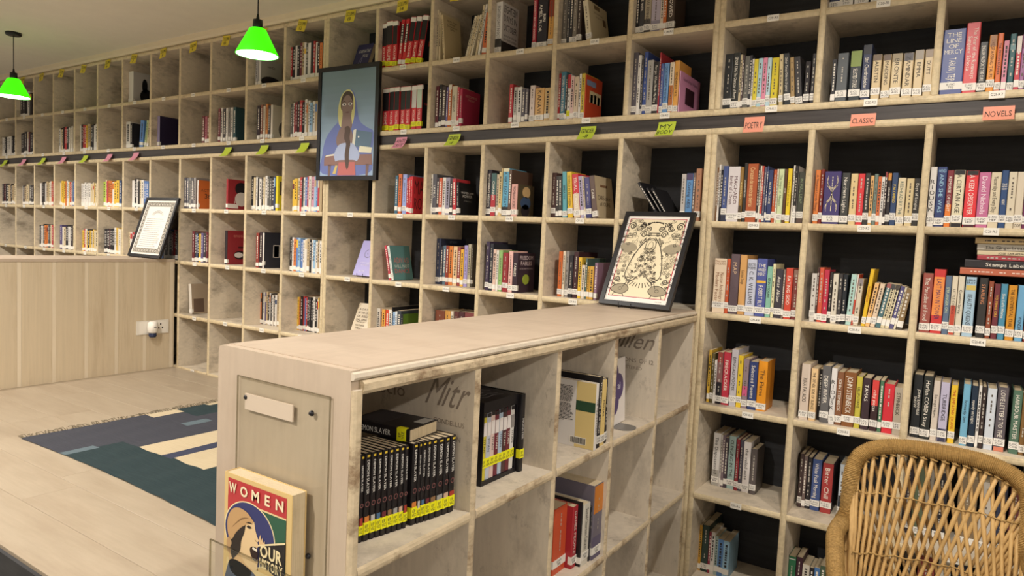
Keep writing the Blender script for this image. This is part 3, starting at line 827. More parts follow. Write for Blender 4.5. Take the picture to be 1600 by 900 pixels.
496 584 210 b9bccb T=.82;.94;SELECTED|POEMS t=C._K._WILLIAMS tr=.18,.8 q=- n=pale_lilac_hardback_with_tall_dark_lettering hard
588 680 203 4b5492 mb=d8a840,.58,.62 t=ROBERT_BLY tr=.16,.54 T=.7;.92;THE|WINGED|ENERGY q=- n=blue_hardback_with_yellow_band hard
684 733 278 80b09a t=ERIN_MOURE q=-
736 763 252 d8d2a8 L=746
766 834 300 39353d t=Amar_Akbar q=-
837 855 308 7b6b61
858 926 292 c34634 t=EATING_GOD
931 985 308 7b3b36 tb=8a6a5c,.15
@ L2 20 D r=.035 st=E-POETRY|SET
1100 1150 340 cfc9c1 c=3a3236
1152 1168 287 4b2e2b c=2c2629 d=.16
1170 1213 287 c6543b
1214 1263 308 b63046
1266 1298 330 2f2a29
1300 1350 345 d0c7b6
1352 1390 345 3d3939
1393 1436 350 20242a
1440 1492 350 a9c9c0 L=1505
1494 1508 350 c94a38 tb=d8d2c8,.5 L=1533
1511 1558 392 cbbfa9 L=1545 tb=8a7f80,.15
1586 1624 300 dcb42c L=1684 t=SHAKESPEARE n=yellow_leaning_book_with_red_capitals tc=b04028
1627 1666 430 dfb074 L=1723
1669 1718 438 d8c0a5 L=1772
1722 1765 434 4b6b71 L=1838 tb=9a5a58,.1
1769 1806 440 cfc2a0 tb=4a4a4c,.12 L=1876
1810 1848 445 d0c3a2 tb=4a4440,.12 L=1922
1851 1890 460 56517a L=1967
1893 1912 470 d6ccb4 L=1998
1917 1972 490 8c7452 bb=4a4440,.15 L=2020
@ L2 21 E r=.03 st=E-FIC|ROY
545 621 315 9b5349 t=The_Paradise_of_Food
625 709 285 c23a38 mb=e08a48,.28,.88 t=LAST_MAN_IN_TOWER tc=3a2c5a tr=.2,.86
712 758 335 5b6b82 t=STRANGER_ON tc=c8d0a8
761 804 337 d4c8b0 bb=b84a38,.5 t=LITTLE_COSMOS
807 853 337 d0c6b1 t=Common_Spring
861 940 343 a0bacb T=.88;.97;LIBBA|BRAY t=BEAUTY_QUEENS tr=.18,.72 mb=c8b060,.78,.86 q=BEAUTY_QUEENS
962 1026 350 343230 t=STARLING tr=.55,.9 tc=d08a60
1032 1069 375 8b4b34
1075 1119 395 6b3038 t=VO_PEHLE_DIN tc=e0b040
1122 1173 395 4b87a1 t=She_Left_Home
1180 1243 405 c98a2b t=THE_SENTIMENTAL_TRAIL tc=5a3a10
1250 1309 405 6b9fc1 t=WONDER tr=.18,.45
1315 1360 400 7b3129
@ L3 19 G r=.05 st=E-PUN|SIN
110 128 125 caa33c s=1 c=2a2624
131 153 150 5c5232
155 170 200 d8d2ca
172 212 140 7b5a56 bb=26242a,.42 tb=8c4038,.2
216 268 140 b13242 t=FIRECRACKER
273 322 120 b9b4b8 t=BENGALI_POEMS
324 360 165 d9b932
363 404 190 8e7b81 mb=c85a80,.25,.45
407 468 210 34406f t=Selected_Poems
472 540 205 dc9024 t=The_Flame c=d98c22 d=.13
@ L3 20 G r=.035 st=E-FIC|STE
786 851 225 d0bfaf t=RIVA_PALACIO tr=.3,.75 q=-
858 906 260 dcba8b t=THE_OTHER_SIDE_OF_SILENCE
912 934 265 1d1a1b r=.07 s=0
938 1001 240 5f5d5d t=DEEP_RIVER hard
1004 1046 258 d6d1cd T=.25;.8;R|I|O|U|S|K q=- n=white_book_with_broken_circle_letters
1048 1097 285 7e5338 t=JOHN_STEINBECK q=- n=brown_book_beside_a_wider_brown_one
1098 1188 285 7e502b t=JOHN_STEINBECK q=- n=wide_brown_book hard
1191 1233 320 bdb044 t=LILLIPUTIANS
1237 1296 330 3b2c31 t=TAMAS tr=.5,.92
1304 1358 345 3a2628 tb=c8403c,.5 t=ruby_pieces
1363 1390 350 4b7053 t=MEADOW_KNIFE tc=e0d840
1393 1471 372 c8313b hard
1479 1556 400 b5aa98 tr=.4,.9 t=STEINBECK q=- n=grey-beige_book_at_row_end
@ L3 21 H r=.05 st=E-FIC|COB
543 607 200 27292b t=JOHN_BANVILLE|SNOW q=- n=black_book_at_left_end_of_row
611 676 210 2d302e t=Harlan_COBEN_Stay q=- n=black_book_with_large_pale_lettering
683 729 245 c9bcae t=Strange_News
734 796 255 b4aec4 bb=3a3a50,.22 t=TURBRIDGE
806 853 275 dcb635 t=THE_EMPATHY_EXAMS tc=b03828
890 941 268 70a6c1 t=honestly_ben
948 994 280 23303f t=openly_straight
998 1018 280 d8d2ca
1022 1052 290 3b302e
1059 1123 298 c5cad1
1129 1206 290 5b5459 bb=c87a60,.07 t=LOVE_LETTERS_TO_THE tr=.2,.97 hard
1236 1304 312 506b59 t=HARBOUR_MASTER hard
1306 1346 340 7c5d36
1348 1400 350 5c4838
@ L4 19 I r=.15 st=E-SHO|BER
145 186 92 d8d4d0 bb=a8a49c,.3 t=The_Dispossessed
188 197 105 cac2ba
198 212 105 7b6b72
213 229 120 4a4048
231 271 110 a0b6b1 t=CLINGING_IN_THE
273 292 130 8b3139
294 313 135 4b4751
315 356 143 d6cec9 t=the_veiled_suite tr=.2,.9
359 392 183 5b5351 c=6a6460 d=.13
@ L4 20 I r=.13 st=E-SHO|MAN
628 651 210 4b3b39
653 671 222 6b5b56
673 698 230 2b2729
700 752 240 40517f t=White_Peak_Morning
757 817 262 a13b39 t=Bitter_Chill d=.15 c=33242a
852 880 270 c0c8d0 bb=2a3038,.4
@ L4 21 Z r=.12
1402 1416 725 3c3438
1418 1436 728 57604a
1440 1452 732 8a8276
1455 1474 738 2c2a2e
1490 1520 745 7c6a52
1524 1545 752 b8b0a4
1550 1566 760 34384a
1570 1588 765 6a3a38
@ L5 19 I r=.12
38 52 612 c8973b
54 92 610 304039 d=.2
93 106 650 8b3141
108 128 650 d6d0c8
130 147 672 a1b1a9
150 180 690 5b80b0
182 215 700 90b1c5 L=172 c=90b1c5 d=.15 n=light_blue_book_with_swirls_on_cover
@ L5 20 I r=.12
563 603 785 306b49 mb=d0d0c8,.93,.95
610 646 790 3b2129
648 687 832 c1b9a9
689 712 850 2a2628
714 744 850 4b71a1
746 776 840 4b5b46
784 826 870 b96231
830 850 860 3a3034
@ L5 21 Z r=.1
1402 1420 842 5a5248
1424 1450 846 8a4038
1455 1475 850 c8c0b0
1480 1500 856 3a4050
1510 1535 862 26242a
@ L1 10 L2 r=.05
1411 1422 318 9c2f34 c=942a30 d=.17 far n=dark_red_book_with_black_and_white_figure cp=.34;.9;.5;.92;211c20;o@.34;.95;.14;.6;cfc6bd;o;1@.02;.5;.06;.2;e0d8d0 ct=.2;.32;HTR;e8e0d8
@ L2 10 L2 r=.06
1402 1418 640 2a2226 c=8e2a30 d=.18 far n=dark_red_book_with_white_drawing cp=.3;.85;.15;.4;2a1418;o@.32;.72;.2;.36;d6cec8;o;1@.5;.85;.48;.53;3a1418 ct=.8;.92;enoti;c87a6a
@ L2 11 N r=.05
198 214 655 8c3a32 far
220 236 650 332428 far
238 247 655 d6d0c8 c=2f3038 d=.19 far n=charcoal_book_facing_out_with_small_picture_panel cp=.4;.68;.3;.66;cfc6bd@.43;.65;.32;.64;2a2c44
@ U1 7 L0 r=.04
778 791 450 d5d0c8 far n=white_book_with_black_dots_on_spine,_left_one
795 812 448 d5d0c8 far d=.2 n=white_book_facing_out_with_black_pointing_figure cp=.28;.82;.02;.5;1d1b1d;o@.36;.58;.36;.82;1d1b1d;o c=b9b5b0
@ U2 8 L0 r=.05
952 966 725 8f86a4 c=2c2440 d=.24 far n=large_dark_purple_book_facing_out
@ U1 11 M r=.05
196 210 350 b4b0b0 far
212 228 365 c4c0bb c=a8a49c d=.17 far n=grey_book_facing_out_with_dark-haired_head cp=.02;.98;.0;.42;231f22;o@.2;.8;.0;.22;b89a84;o;1 ct=.7;.8;HINDI;4a4440
@ U2 7 L0 r=.03
779 804 762 cfcac2 far
808 820 770 29262a c=221f22 d=.15 far
870 892 755 5a84c0 L=880 far
900 910 755 b8c890 L=918 far
914 926 722 d0c09c L=934 far
@ U2 9 L0 r=.03
1262 1276 725 6a2c34 far
1280 1292 728 b86a78 far
1294 1307 722 7a4a3a far
@ U2 10 L0 r=.04
1362 1374 680 7a4048 far
1378 1390 675 cfc8c0 far
1394 1406 680 4a4648 far
1410 1422 675 d5cec6 far
1426 1436 672 8a8480 far
1440 1452 672 d0cac2 far
1456 1472 670 2e4a50 c=2a464c d=.16 far
@ U2 11 M r=.04
205 222 660 3a3034 far
226 238 655 8a5a4a far
242 254 662 d0c4b0 far
258 270 650 c8824a far
274 284 660 4a4446 far
288 300 655 d2c9bb c=c8bfae d=.17 far n=cream_book_facing_out_with_grey_portrait cp=.3;.95;.05;.6;5a544e;o
@ L3 9 L4 r=.06
1184 1200 176 d4ccc0 L=1177 c=a8957e d=.17 far n=thin_white-spined_book_with_tan_drawing_cover cp=.1;.6;.05;.5;6a5648
@ L1 11 N r=.03
320 334 300 d8c62c c=d2c028 d=.15 far n=yellow_book_facing_out_with_dark_panel cp=.1;.95;.45;.85;4a3a30@.7;1.05;.5;.75;c9bfa8;o

"""
for c in parse(DATA): wall_cell(*c)
JOBS.sort(key=lambda j: -j[0])
for j in JOBS[:262]: make_book(*j[1:])                    # the ones that show largest; the rest join the small far spines below


# ------------------------------------------------------------------ the small far spines of the left bays: past the 300 that show largest, one object
FAR = """
U1 2 L0 105 195 572 ddkwd
L1 12 N 424 606 298 yyxrkwbrwplbrt
L2 12 N 404 606 684 kwoblbwwtkwlwtw
U1 12 M 412 628 255 rkwkmtwgwkrwkog
U2 12 M 414 602 618 gwrmkrkwtwlwtxw
L1 11 N 168 316 292 kxwkwkxwggdn
L3 11 O 182 346 304 odwvtkwdkwkwtx
L3 12 O 440 600 328 yokrbrkdkwkwtk
L2 9 L2 1196 1290 645 mdbkyvdm
U2 1 L0 -70 92 848 wwkkwwwdkk
U2 2 L0 118 206 820 dkkdwmdkk
U2 4 L0 342 466 790 wkxkrrkwxwx
U2 5 L0 484 602 770 wkrryxttkkww
L1 1 L2 -60 94 345 dmkkxtktx
L1 2 L2 136 210 350 wdtxtgdk
L1 3 L2 250 332 330 wdkdwtxwor
L1 4 L2 360 462 325 xyyyowwyrwnb
L1 5 L2 506 606 338 wwwwwwxxxyxx
L1 6 L2 640 758 318 zxroowyyn
L1 7 L2 820 938 314 wkwkxwbbz
L2 3 L2 234 332 596 kwkoogdxr
L2 4 L2 372 462 605 vwxdkwwdx
L2 5 L2 510 606 628 yrwykyxyxx
L2 6 L2 650 758 616 kdkmkkwyxwx
L2 7 L2 800 836 640 xwr
L2 8 L2 950 1108 632 kdkbwdwgkmrk
"""
FC = dict(d='3c3638', k='262426', w='d6d0c8', r='b03a3c', m='6a2c34', x='cdbb98', y='d8b040', o='c8743a', b='5878b0', n='34466c', t='b09a78', g='5c5a56', l='8fb0cc', p='c490a0', v='5a5078', z='a9c24a')
fm = MB(); keys = list(FC); fr = random.Random(11); EXTRA = []

for ln in FAR.strip().split('\n'):
    row, col, crop, a, b, yt, cs = ln.split(); col = int(col); a, b, yt = float(a), float(b), float(yt)
    X = XU if row[0] == 'U' else XL; z0 = FLOORZ[row]+TB/2+.0005; ox, oy, s = CROP[crop]; yb = .04
    if row in ('L3',): yb = .13
    xa = solve(ox+a/s, 0, (0, yb, z0)); xb = min(solve(ox+b/s, 0, (0, yb, z0)), X[col+1]-TD/2-.002); xa = max(xa, X[col]+TD/2+.001)
    ws = [fr.uniform(.6, 1.4) for _ in cs]; k = (xb-xa)/sum(ws); x = xa
    zt = solve(('y', oy+yt/s), 2, ((xa+xb)/2, yb, 0))
    for c, w in zip(cs, ws):
        T = w*k-.0008; H = (zt-z0)*fr.uniform(.9, 1.0); y = yb+fr.uniform(0, .008); D = H*.62; hh = fr.uniform(.02, .03); zz = z0+fr.uniform(.003, .012)
        n0 = len(fm.v); ci = keys.index(c)
        fm.box(x, x+T, y, y+D, z0, z0+H-.002, ci)
        fm.m[-5] = len(keys)                       # page block seen from above
        if fr.random() < .9: fm.box(x-.0002, x+T+.0002, y-.001, y+.01, zz, zz+hh, len(keys)+1)
        if T > .012 and fr.random() < .8:          # worn lettering and title panels
            q = keys.index('k' if light(FC[c]) else 'w'); z = z0+H*.9
            while z > z0+H*.35:
                l = fr.uniform(.006, .016); fm.box(x+T*.35, x+T*.62, y-.0006, y, z-l, z, q); z -= l+fr.uniform(.003, .012)
        elif fr.random() < .4: fm.box(x+.0005, x+T-.0005, y-.0006, y, z0+H*.7, z0+H*fr.uniform(.8, .97), fr.randrange(len(keys)))
        x += w*k
def slot(h):
    if h not in EXTRA: EXTRA.append(h)
    return len(keys)+2+EXTRA.index(h)
for _, M, T, D, H, hx, lb, g, o in JOBS[262:]:
    b = MB(); b.box(0, T, 0, D, 0, H, slot(hx)); b.m[-5] = len(keys)
    if 'tb' in o: h2, f = o['tb'].split(','); b.box(.0003, T-.0003, -.0005, .001, H*(1-float(f)), H-.0004, slot(h2))
    if 'bb' in o: h2, f = o['bb'].split(','); b.box(.0003, T-.0003, -.0005, .001, .0005, H*float(f), slot(h2))
    if 'mb' in o: h2, f, f2 = o['mb'].split(','); b.box(.0003, T-.0003, -.0005, .001, H*float(f), H*float(f2), slot(h2))
    if o.get('s', '1') != '0':
        zz = fr.uniform(.006, .02); b.box(-.0003, T+.0003, -.001, .012, zz, zz+.024, len(keys)+1)
    if T > .005:
        z = H*.9; q = slot('e0d8ca' if not light(hx) else '2e2a28')
        while z > H*.3:
            l = fr.uniform(.004, .012); b.quad((T*.32, -.0007, z-l), (T*.68, -.0007, z-l), (T*.68, -.0007, z), (T*.32, -.0007, z), q); z -= l+fr.uniform(.002, .006)
    b.xf(M); n0 = len(fm.v); fm.v += b.v; fm.f += [tuple(n0+i for i in f) for f in b.f]; fm.m += b.m
fo = fm.build('small_books', [mat('#'+FC[k], .5) for k in keys]+[PAGES, STK]+[mat('#'+h, .45) for h in EXTRA])
fo['kind'] = 'stuff'; tag(fo, 'small far book spines packed in the left bays of the bookcase', 'books')

# ------------------------------------------------------------------ books standing face out
def faceout(p0, W, H, T, lean, rz, hexc, label, draw, group='books standing face out', pages_right=False):
    """a book seen from the front: local X right, Y back, Z up, then leaned back; draw(mb-list) adds its cover art"""
    M = Matrix.Translation((p0[0], p0[1], p0[2]+T*math.sin(lean))) @ Matrix.Rotation(rz, 4, 'Z') @ Matrix.Rotation(-lean, 4, 'X')
    t = thing('book', label, 'book', group=group, M=M); NB[0] += 1
    m = MB(); m.box(0, W, 0, .0016, 0, H); m.box(0, W, T-.0016, T, 0, H); m.box(0, .0016, .0016, T-.0016, 0, H)
    m.build('cover', mat('#'+hexc, .35), t)
    MB().box(.0017, W-.002, .0017, T-.0017, .0015, H-.0015).build('pages', PAGES, t)
    draw(t); return t
def art(t, name, hexc, fn, y=-.0006):
    m = MB(); fn(m, y); m.build(name, mat('#'+hexc, .4), t)
def txt(t, s, cx, cz, w, h, hexc, name='cover_lettering', y=-.0012, **k):
    lettering(MB(), s, (cx, y, cz), (1, 0, 0), (0, 0, 1), w, h, 0, **k).build(name, mat('#'+hexc, .45), t)
def easel(p, w, lean, rz, label, h=.12):
    """wire stand: two hooks in front, two rods behind"""
    M = Matrix.Translation(p) @ Matrix.Rotation(rz, 4, 'Z')
    t = thing('wire_stand', label, 'stand', M=M)
    for sx in (-w/2, w/2):
        b = math.sin(lean); c = math.cos(lean)
        MB().tube([(sx, -.008, .022), (sx, -.008, .003), (sx, .04, .003), (sx, .05+h*b, h*c), ], .0022, 6).build('hook', FRAME, t)
    MB().tube([(-w/2, .04, .003), (w/2, .04, .003)], .0022, 6).build('cross_rod', FRAME, t)
    return t

z = ZS1+TB/2+.001                                             # column 13: navy book, top row
def d(t):
    txt(t, 'KARNATAK', .075, .165, .10, .03, 'd8d4cc', slant=.2); txt(t, 'YUG', .09, .13, .05, .026, 'd8d4cc', slant=.2)
    art(t, 'cover_drawing', '9c98b0', lambda m, y: (ribbon(m, smooth([(.03, .01), (.045, .06), (.06, .11), (.07, .115), (.068, .08), (.055, .03)], 5), .003, y, closed=True), ribbon(m, arc(.05, .04, .03, .02, 0, 360, 14), .002, y), ribbon(m, arc(.09, .045, .02, .015, 0, 360, 12), .002, y)))
faceout((-2.330, .105, z), .135, .215, .030, math.radians(20), .0, '34335a', 'navy book with white lettering standing tilted above the veiled woman picture', d)
z = ZS3+TB/2+.001                                             # column 13, lavender leaflet book on a stand
def d(t):
    art(t, 'cover_drawing', '2c2838', lambda m, y: (ribbon(m, arc(.075, .145, .028, .026, 100, 420, 16), .003, y), ribbon(m, arc(.105, .15, .01, .012, -90, 90, 6), .003, y), ribbon(m, [(.07, .15), (.075, .14)], .003, y)))
    txt(t, 'WHAT|NEXT', .12, .205, .05, .03, 'e8e4ec'); txt(t, 'A SHORT GUIDE TO', .085, .085, .1, .01, 'dcd8ea'); txt(t, 'LISTENING', .075, .07, .07, .01, 'dcd8ea'); txt(t, 'NOTES', .07, .03, .05, .014, 'e8e4ec')
faceout((-2.225, .085, z+.004), .155, .232, .012, math.radians(22.5), .0, '9e97cc', 'lavender book with line-drawn loop leaning on a wire stand', d)
easel((-2.15, .082, z), .05, math.radians(22.5), .0, 'small black wire stand holding the lavender book')
z = ZS4+TB/2+.001                                             # column 13, sand-coloured book
def d(t):
    for i, s in enumerate(('A DAY', 'IN THE LIFE', 'OF ABED', 'SALAMA')): txt(t, s, .065, .20-i*.023, .095, .019, '55483a', align=0)
    txt(t, 'ANATOMY OF A', .065, .116, .075, .008, '55483a', align=0); txt(t, 'NATHAN', .065, .095, .075, .015, '55483a', align=0); txt(t, 'THRALL', .065, .075, .075, .015, '55483a', align=0)
    art(t, 'cover_drawing', '5c4a3c', lambda m, y: ribbon(m, smooth([(.11, .0), (.115, .03), (.125, .05), (.13, .045), (.135, .07)], 4, False), .005, y))
faceout((-2.25, .085, z), .155, .24, .022, math.radians(23.5), .0, 'cfc0a6', 'sand-coloured book with brown title lines, face out, fifth row, column thirteen', d)

# ------------------------------------------------------------------ books and objects in the partition (spines look to +X)
PDATA = """
@ S4 0 P1 grp=black_comics x0=-.094 x1=-.050
50 80 158 1d191b s=y
82 130 146 1d191b s=y
132 175 136 1f1b1d s=y
177 217 126 1d191b s=y
219 262 117 1d191b s=y
263 305 108 1f1b1d s=y
306 350 98 1d191b s=y
351 390 90 1d191b s=y
392 423 83 1f1b1d s=y
459 497 70 1d191b s=y
499 525 60 1d191b s=y
526 560 52 1f1b1d s=y
562 598 45 1d191b s=y
600 646 38 1d191b s=y
648 700 30 1d191b s=y
702 745 18 1f1b1d s=y
747 792 8 1d191b s=y
"""
def pcell(z0, i0, crop, x0, x1, books, place, grp, extra={}):
    ox, oy, s = CROP[crop]; n = len(books); last = PY[i0]+TD/2+.001
    for i, (a, b, yt, hexc, o) in enumerate(books):
        f = i/(n-1) if n > 1 else 0; x = float(o.get('r', x0+(x1-x0)*f))
        ya = solve(ox+a/s, 1, (x, 0, z0)); yb = solve(ox+b/s, 1, (x, 0, z0)); ya = max(ya, last+.0004); T = max(yb-ya, .004); last = ya+T
        zt = solve(('y', oy+yt/s), 2, (x, ya, 0)); H = zt-z0
        ang = 0
        if 'L' in o:
            yt2 = solve(ox+float(o['L'])/s, 1, (x, 0, zt)); ang = math.atan2(yt2-ya, H); H = math.hypot(H, yt2-ya)
        M = Matrix.Translation((x, ya, z0)) @ Matrix.Rotation(math.pi/2, 4, 'Z') @ (Matrix.Translation((T, 0, 0)) @ Matrix.Rotation(ang, 4, 'Y') @ Matrix.Translation((-T, 0, 0)) if ang > 0 else Matrix.Rotation(ang, 4, 'Y'))
        oo = dict(extra); oo.update(o)
        make_book(M, T, float(o.get('d', H*.65)), H, hexc, label_of(T, hexc, oo, i, place), grp, oo)
zs4 = ZS4+TB/2+.0005; zs5 = ZS5+TB/2+.0005
bk = [(float(a), float(b), float(y), h, opts(r)) for a, b, y, h, *r in (l.split() for l in PDATA.strip().split('\n')[1:])]
CH = ['a33a30', '8a6a4a', 'b8b4b0', 'c8a890', '6a2c34', 'c87a3a', '9a9896', '4a6a8a']
for i, q in enumerate(bk): q[4].update(t='DEMON_SLAYER', tr='.52,.93', tc='e8e4dc', sz='.016', st='EF|VIZ', mb='%s,.17,.28' % CH[i*5 % 8], q='-', n='slim_black_comic_with_yellow_label', d='.115')
pcell(zs4, 0, 'P1', -.094, -.050, bk, 'nearest pigeonhole of the partition', 'black comics in the nearest pigeonhole')
# ring emblems on the comic spines
for o in [o for o in bpy.data.objects if o.get('group') == 'black comics in the nearest pigeonhole']:
    cv = [c for c in o.children if c.name.split('.')[0] == 'cover'][0]; T = cv.dimensions.x; H = max(v.co.z for v in cv.data.vertices); T = max(v.co.x for v in cv.data.vertices)
    m = MB(); r = min(T*.36, .0055); ribbon(m, arc(T/2, H*.42, r, r, 0, 360, 14), .0014, -.0008); m.build('ring_emblem', mat('#8a5a58', .5), o)
    m = MB(); m.quad((T*.25, -.0008, H*.955), (T*.75, -.0008, H*.955), (T*.75, -.0008, H*.98), (T*.25, -.0008, H*.98)); m.build('head_mark', mat('#d8b83a', .5), o)
# one more lies flat on top of the row, spine towards us, foot towards the aisle
M = Matrix.Translation((-.086, -1.752, zs4+.192)) @ Matrix.Rotation(.1, 4, 'Z') @ Matrix(((0, 0, -1, 0), (0, 1, 0, 0), (1, 0, 0, 0), (0, 0, 0, 1)))
make_book(M, .03, .115, .172, '1d191b', 'black comic lying flat on top of the row of black comics', 'black comics in the nearest pigeonhole', opts('s=y t=DEMON_SLAYER tr=.3,.9 tc=e8e4dc sz=.01 st=EF|VIZ q=- cp=.1;.9;.5;.95;2e2a2c@.55;.95;.04;.2;b0aca4'.split()))
# slipcase with eight coloured comics, a black volume beside it
x = -.095; ya = solve(740+43/3.913, 1, (x, 0, zs4)); yb = solve(740+252/3.913, 1, (x, 0, zs4)); zt = solve(('y', 540+292/3.913), 2, (x, yb, 0)); xb = x-.15
t = thing('slipcase', 'black slipcase open at the front holding eight coloured comics, second pigeonhole', 'box', (x, ya, zs4))
H = zt-zs4; W = yb-ya; k = .004
MB().box(-.15, 0, 0, W, 0, .012).build('bottom_panel', BLACK, t); MB().box(-.15, 0, 0, W, H-.03, H).build('top_panel', BLACK, t)
MB().box(-.15, 0, 0, k, .012, H-.03).build('side_panel', BLACK, t); MB().box(-.15, 0, W-k, W, .012, H-.03).build('side_panel', BLACK, t); MB().box(-.15, -.146, k, W-k, .012, H-.03).build('back_panel', BLACK, t)
m = MB()
for i in range(5):
    q = random.Random(i); ribbon(m, smooth([(-.13+.02*i, .02+q.uniform(0, .03)), (-.115+.02*i, .06+q.uniform(0, .03)), (-.12+.02*i, .10), (-.1+.018*i, .12+q.uniform(0, .03))], 4, False), .004)
m.v = [(a, c, H+.0006) for a, b, c in m.v]; m.build('lid_drawing', mat('#8a8684', .5), t)
cols = 'c8b83a b4b8c4 d0b8b0 6a2834 a8b8c8 4a3030 6a2c34 d6d2cc'.split(); y = ya+k+.001; w = (W-2*k-.004)/8
for i, hx in enumerate(cols):
    M = Matrix.Translation((x-.004, y, zs4+.0125)) @ Matrix.Rotation(math.pi/2, 4, 'Z')
    make_book(M, w-.0006, .115, H-.044-(.002*(i % 2)), hx, '%s comic, %s from left in the black slipcase' % (cname(hx), ORD[i]), 'comics in the slipcase', opts(('s=y sz=.034 st=EF|ISA mb=%s,.66,.86 tr=.4,.64 tb=%s,.06 t=TITAN q=-' % ('d8d0cc' if i not in (7,) else '8a8480', '2a2628')).split()))
    y += w
bx = solve(740+299/3.913, 1, (x+.012, 0, zs4)); zt2 = solve(('y', 540+300/3.913), 2, (x+.012, yb, 0))
M = Matrix.Translation((x+.012, yb+.003, zs4)) @ Matrix.Rotation(math.pi/2, 4, 'Z')
make_book(M, bx-yb-.003, .16, zt2-zs4, '1c1a1c', 'thick black volume with white lettering beside the black slipcase', 'comics in the slipcase', opts('s=y sz=.04 st=EF|OBA t=MONSTER tc=d0ccc6 tr=.35,.75 hard d=.15'.split()))
# third pigeonhole: pale book showing its back cover, three dark ones, one leaning
bk = [(378/1., 402, 225, 'd8d2cc', opts('s=0 d=.20 n=pale_book_showing_its_back_cover t=THE_MINDREADERS q=- tc=3a3430'.split())),
      (404, 432, 165, '1d1b1d', opts('d=.2 t=The_Beginning_of_all_things q=- n=black_book_behind_the_pale_back_cover'.split())),
      (434, 470, 195, 'd8bc78', opts('d=.17 n=straw-yellow_book t=Notes q=-'.split())),
      (472, 492, 175, '1e1c20', opts('d=.17 n=slim_black_book L=490'.split())),
      (494, 520, 180, '23241f', opts('d=.17 n=dark_leaning_book_with_white_capitals t=SHERLOCK|ABOUT_DETECTIVES q=- tc=d8d4c8 s=0 L=545'.split()))]
pcell(zs4, 2, 'P3', -.012, .0-.012, [(a, b, y, h, dict(o, r=str(-.012-.004*i))) for i, (a, b, y, h, o) in enumerate(bk)], 'third pigeonhole of partition', 'books in the third pigeonhole', {'st': 'E-FIC|HOR'})
pale = [o for o in bpy.data.objects if o.get('label', '').startswith('pale book showing its back')][0]
cv = [c for c in pale.children if c.name.split('.')[0] == 'cover'][0]; H = max(v.co.z for v in cv.data.vertices); D = max(v.co.y for v in cv.data.vertices)
def back(name, hexc, fn, dx=-.0008):
    m = MB(); fn(m); m.v = [(dx, b, c) for a, b, c in m.v]; m.build(name, mat('#'+hexc, .5), pale)
back('cover_panel', 'd6bd7e', lambda m: m.poly([(0, .001, .001), (0, D*.36, .001), (0, D*.36, H-.001), (0, .001, H-.001)]), -.0004)
back('cover_panel', '2c4a34', lambda m: m.poly([(0, .001, H*.56), (0, D*.36, H*.56), (0, D*.36, H*.71), (0, .001, H*.71)]))
m = MB(); q = random.Random(4)
for i in range(26):
    zz = H*(.9-.021*i)
    if i == 12: continue
    y = D*.93
    while y > D*.46+(q.uniform(0, .03) if i in (11, 25) else 0):
        l = q.uniform(.004, .011); m.quad((-.0009, y, zz), (-.0009, y-l, zz), (-.0009, y-l, zz+.0022), (-.0009, y, zz+.0022)); y -= l+.0022
m.build('cover_lettering', mat('#3a3430', .6), pale)
m = MB(); m.quad((-.0006, D*.45, H*.05), (-.0006, D*.15, H*.05), (-.0006, D*.15, H*.16), (-.0006, D*.45, H*.16), 0); y = D*.43
while y > D*.17:
    l = q.choice((.0008, .0016, .0024)); m.quad((-.001, y, H*.06), (-.001, y-l, H*.06), (-.001, y-l, H*.15), (-.001, y, H*.15), 1); y -= l+q.choice((.001, .0016))
m.build('barcode', [WHITE, DARKINK], pale)
# third pigeonhole, row below
bk = [(62, 160, 385, 'c2502f', opts('d=.15 c=c2502f n=orange-red_book_nearest s=1'.split())),
      (165, 245, 365, 'a32c34', opts('d=.16 t=GAMES_PEOPLE q=- n=red_book tc=e8d8d0'.split())),
      (247, 282, 330, '201e20', opts('d=.18 t=ACE_OUR_SIX_STORIES q=- n=black_book'.split())),
      (284, 340, 350, 'cbc5b8', opts('d=.18 t=Sacred_Classroom_Cultures q=- n=pale_book'.split())),
      (346, 356, 360, '2a282c', opts('d=.17 n=slim_charcoal_book s=0'.split())),
      (368, 440, 200, '6c6570', opts('d=.24 mb=c87a2e,.62,.99 bb=57506a,.3 n=tall_grey_book_with_orange_spine_top'.split()))]
xs = (-.075, -.052, -.038, -.034, -.033, -.028)
pcell(zs5, 2, 'P4', 0, 0, [(a, b, y, h, dict(o, r=str(xs[i]))) for i, (a, b, y, h, o) in enumerate(bk)], 'third bay of partition, lower shelf', 'books in the lower third bay', {'st': 'E-PSY|BER'})
red = [o for o in bpy.data.objects if o.get('label', '').startswith('orange-red book nearest')][0]
for nm, hx, a, b, c, d_ in (('cover_panel', '2a2426', .03, .085, .165, .205), ('barcode', 'e4e0d8', .02, .07, .012, .03)):
    MB().quad((-.0007, b, c), (-.0007, a, c), (-.0007, a, d_), (-.0007, b, d_)).build(nm, mat('#'+hx, .5), red)
# white folder with violet discs on a steel book-end, fourth pigeonhole
M = Matrix.Translation((-.085, -.74, zs4+.003)) @ Matrix.Rotation(math.pi/2+.06, 4, 'Z') @ Matrix.Rotation(-.05, 4, 'X')
t = thing('folder', 'white folder with violet discs standing in the fourth pigeonhole', 'folder', M=M)
MB().box(0, .235, 0, .004, 0, .245).build('cover', mat('#e4ddd8', .45), t)
for cx, cz, r in ((.12, .19, .045), (.165, .14, .05), (.12, .085, .048), (.09, .14, .04)):
    m = MB(); fill(m, arc(cx, cz, r, r, 0, 350, 24), -.0008-.0002*cx); m.build('violet_disc', mat('#4c3a6c', .45), t)
txt(t, 'ai', .17, .145, .045, .035, 'e8e4f0', y=-.0016); txt(t, 'studio', .125, .105, .05, .01, 'e8e4f0', y=-.0016)
t = thing('bookend', 'flat grey steel book-end lying under the white folder', 'bookend', (-.05, -.60, zs4))
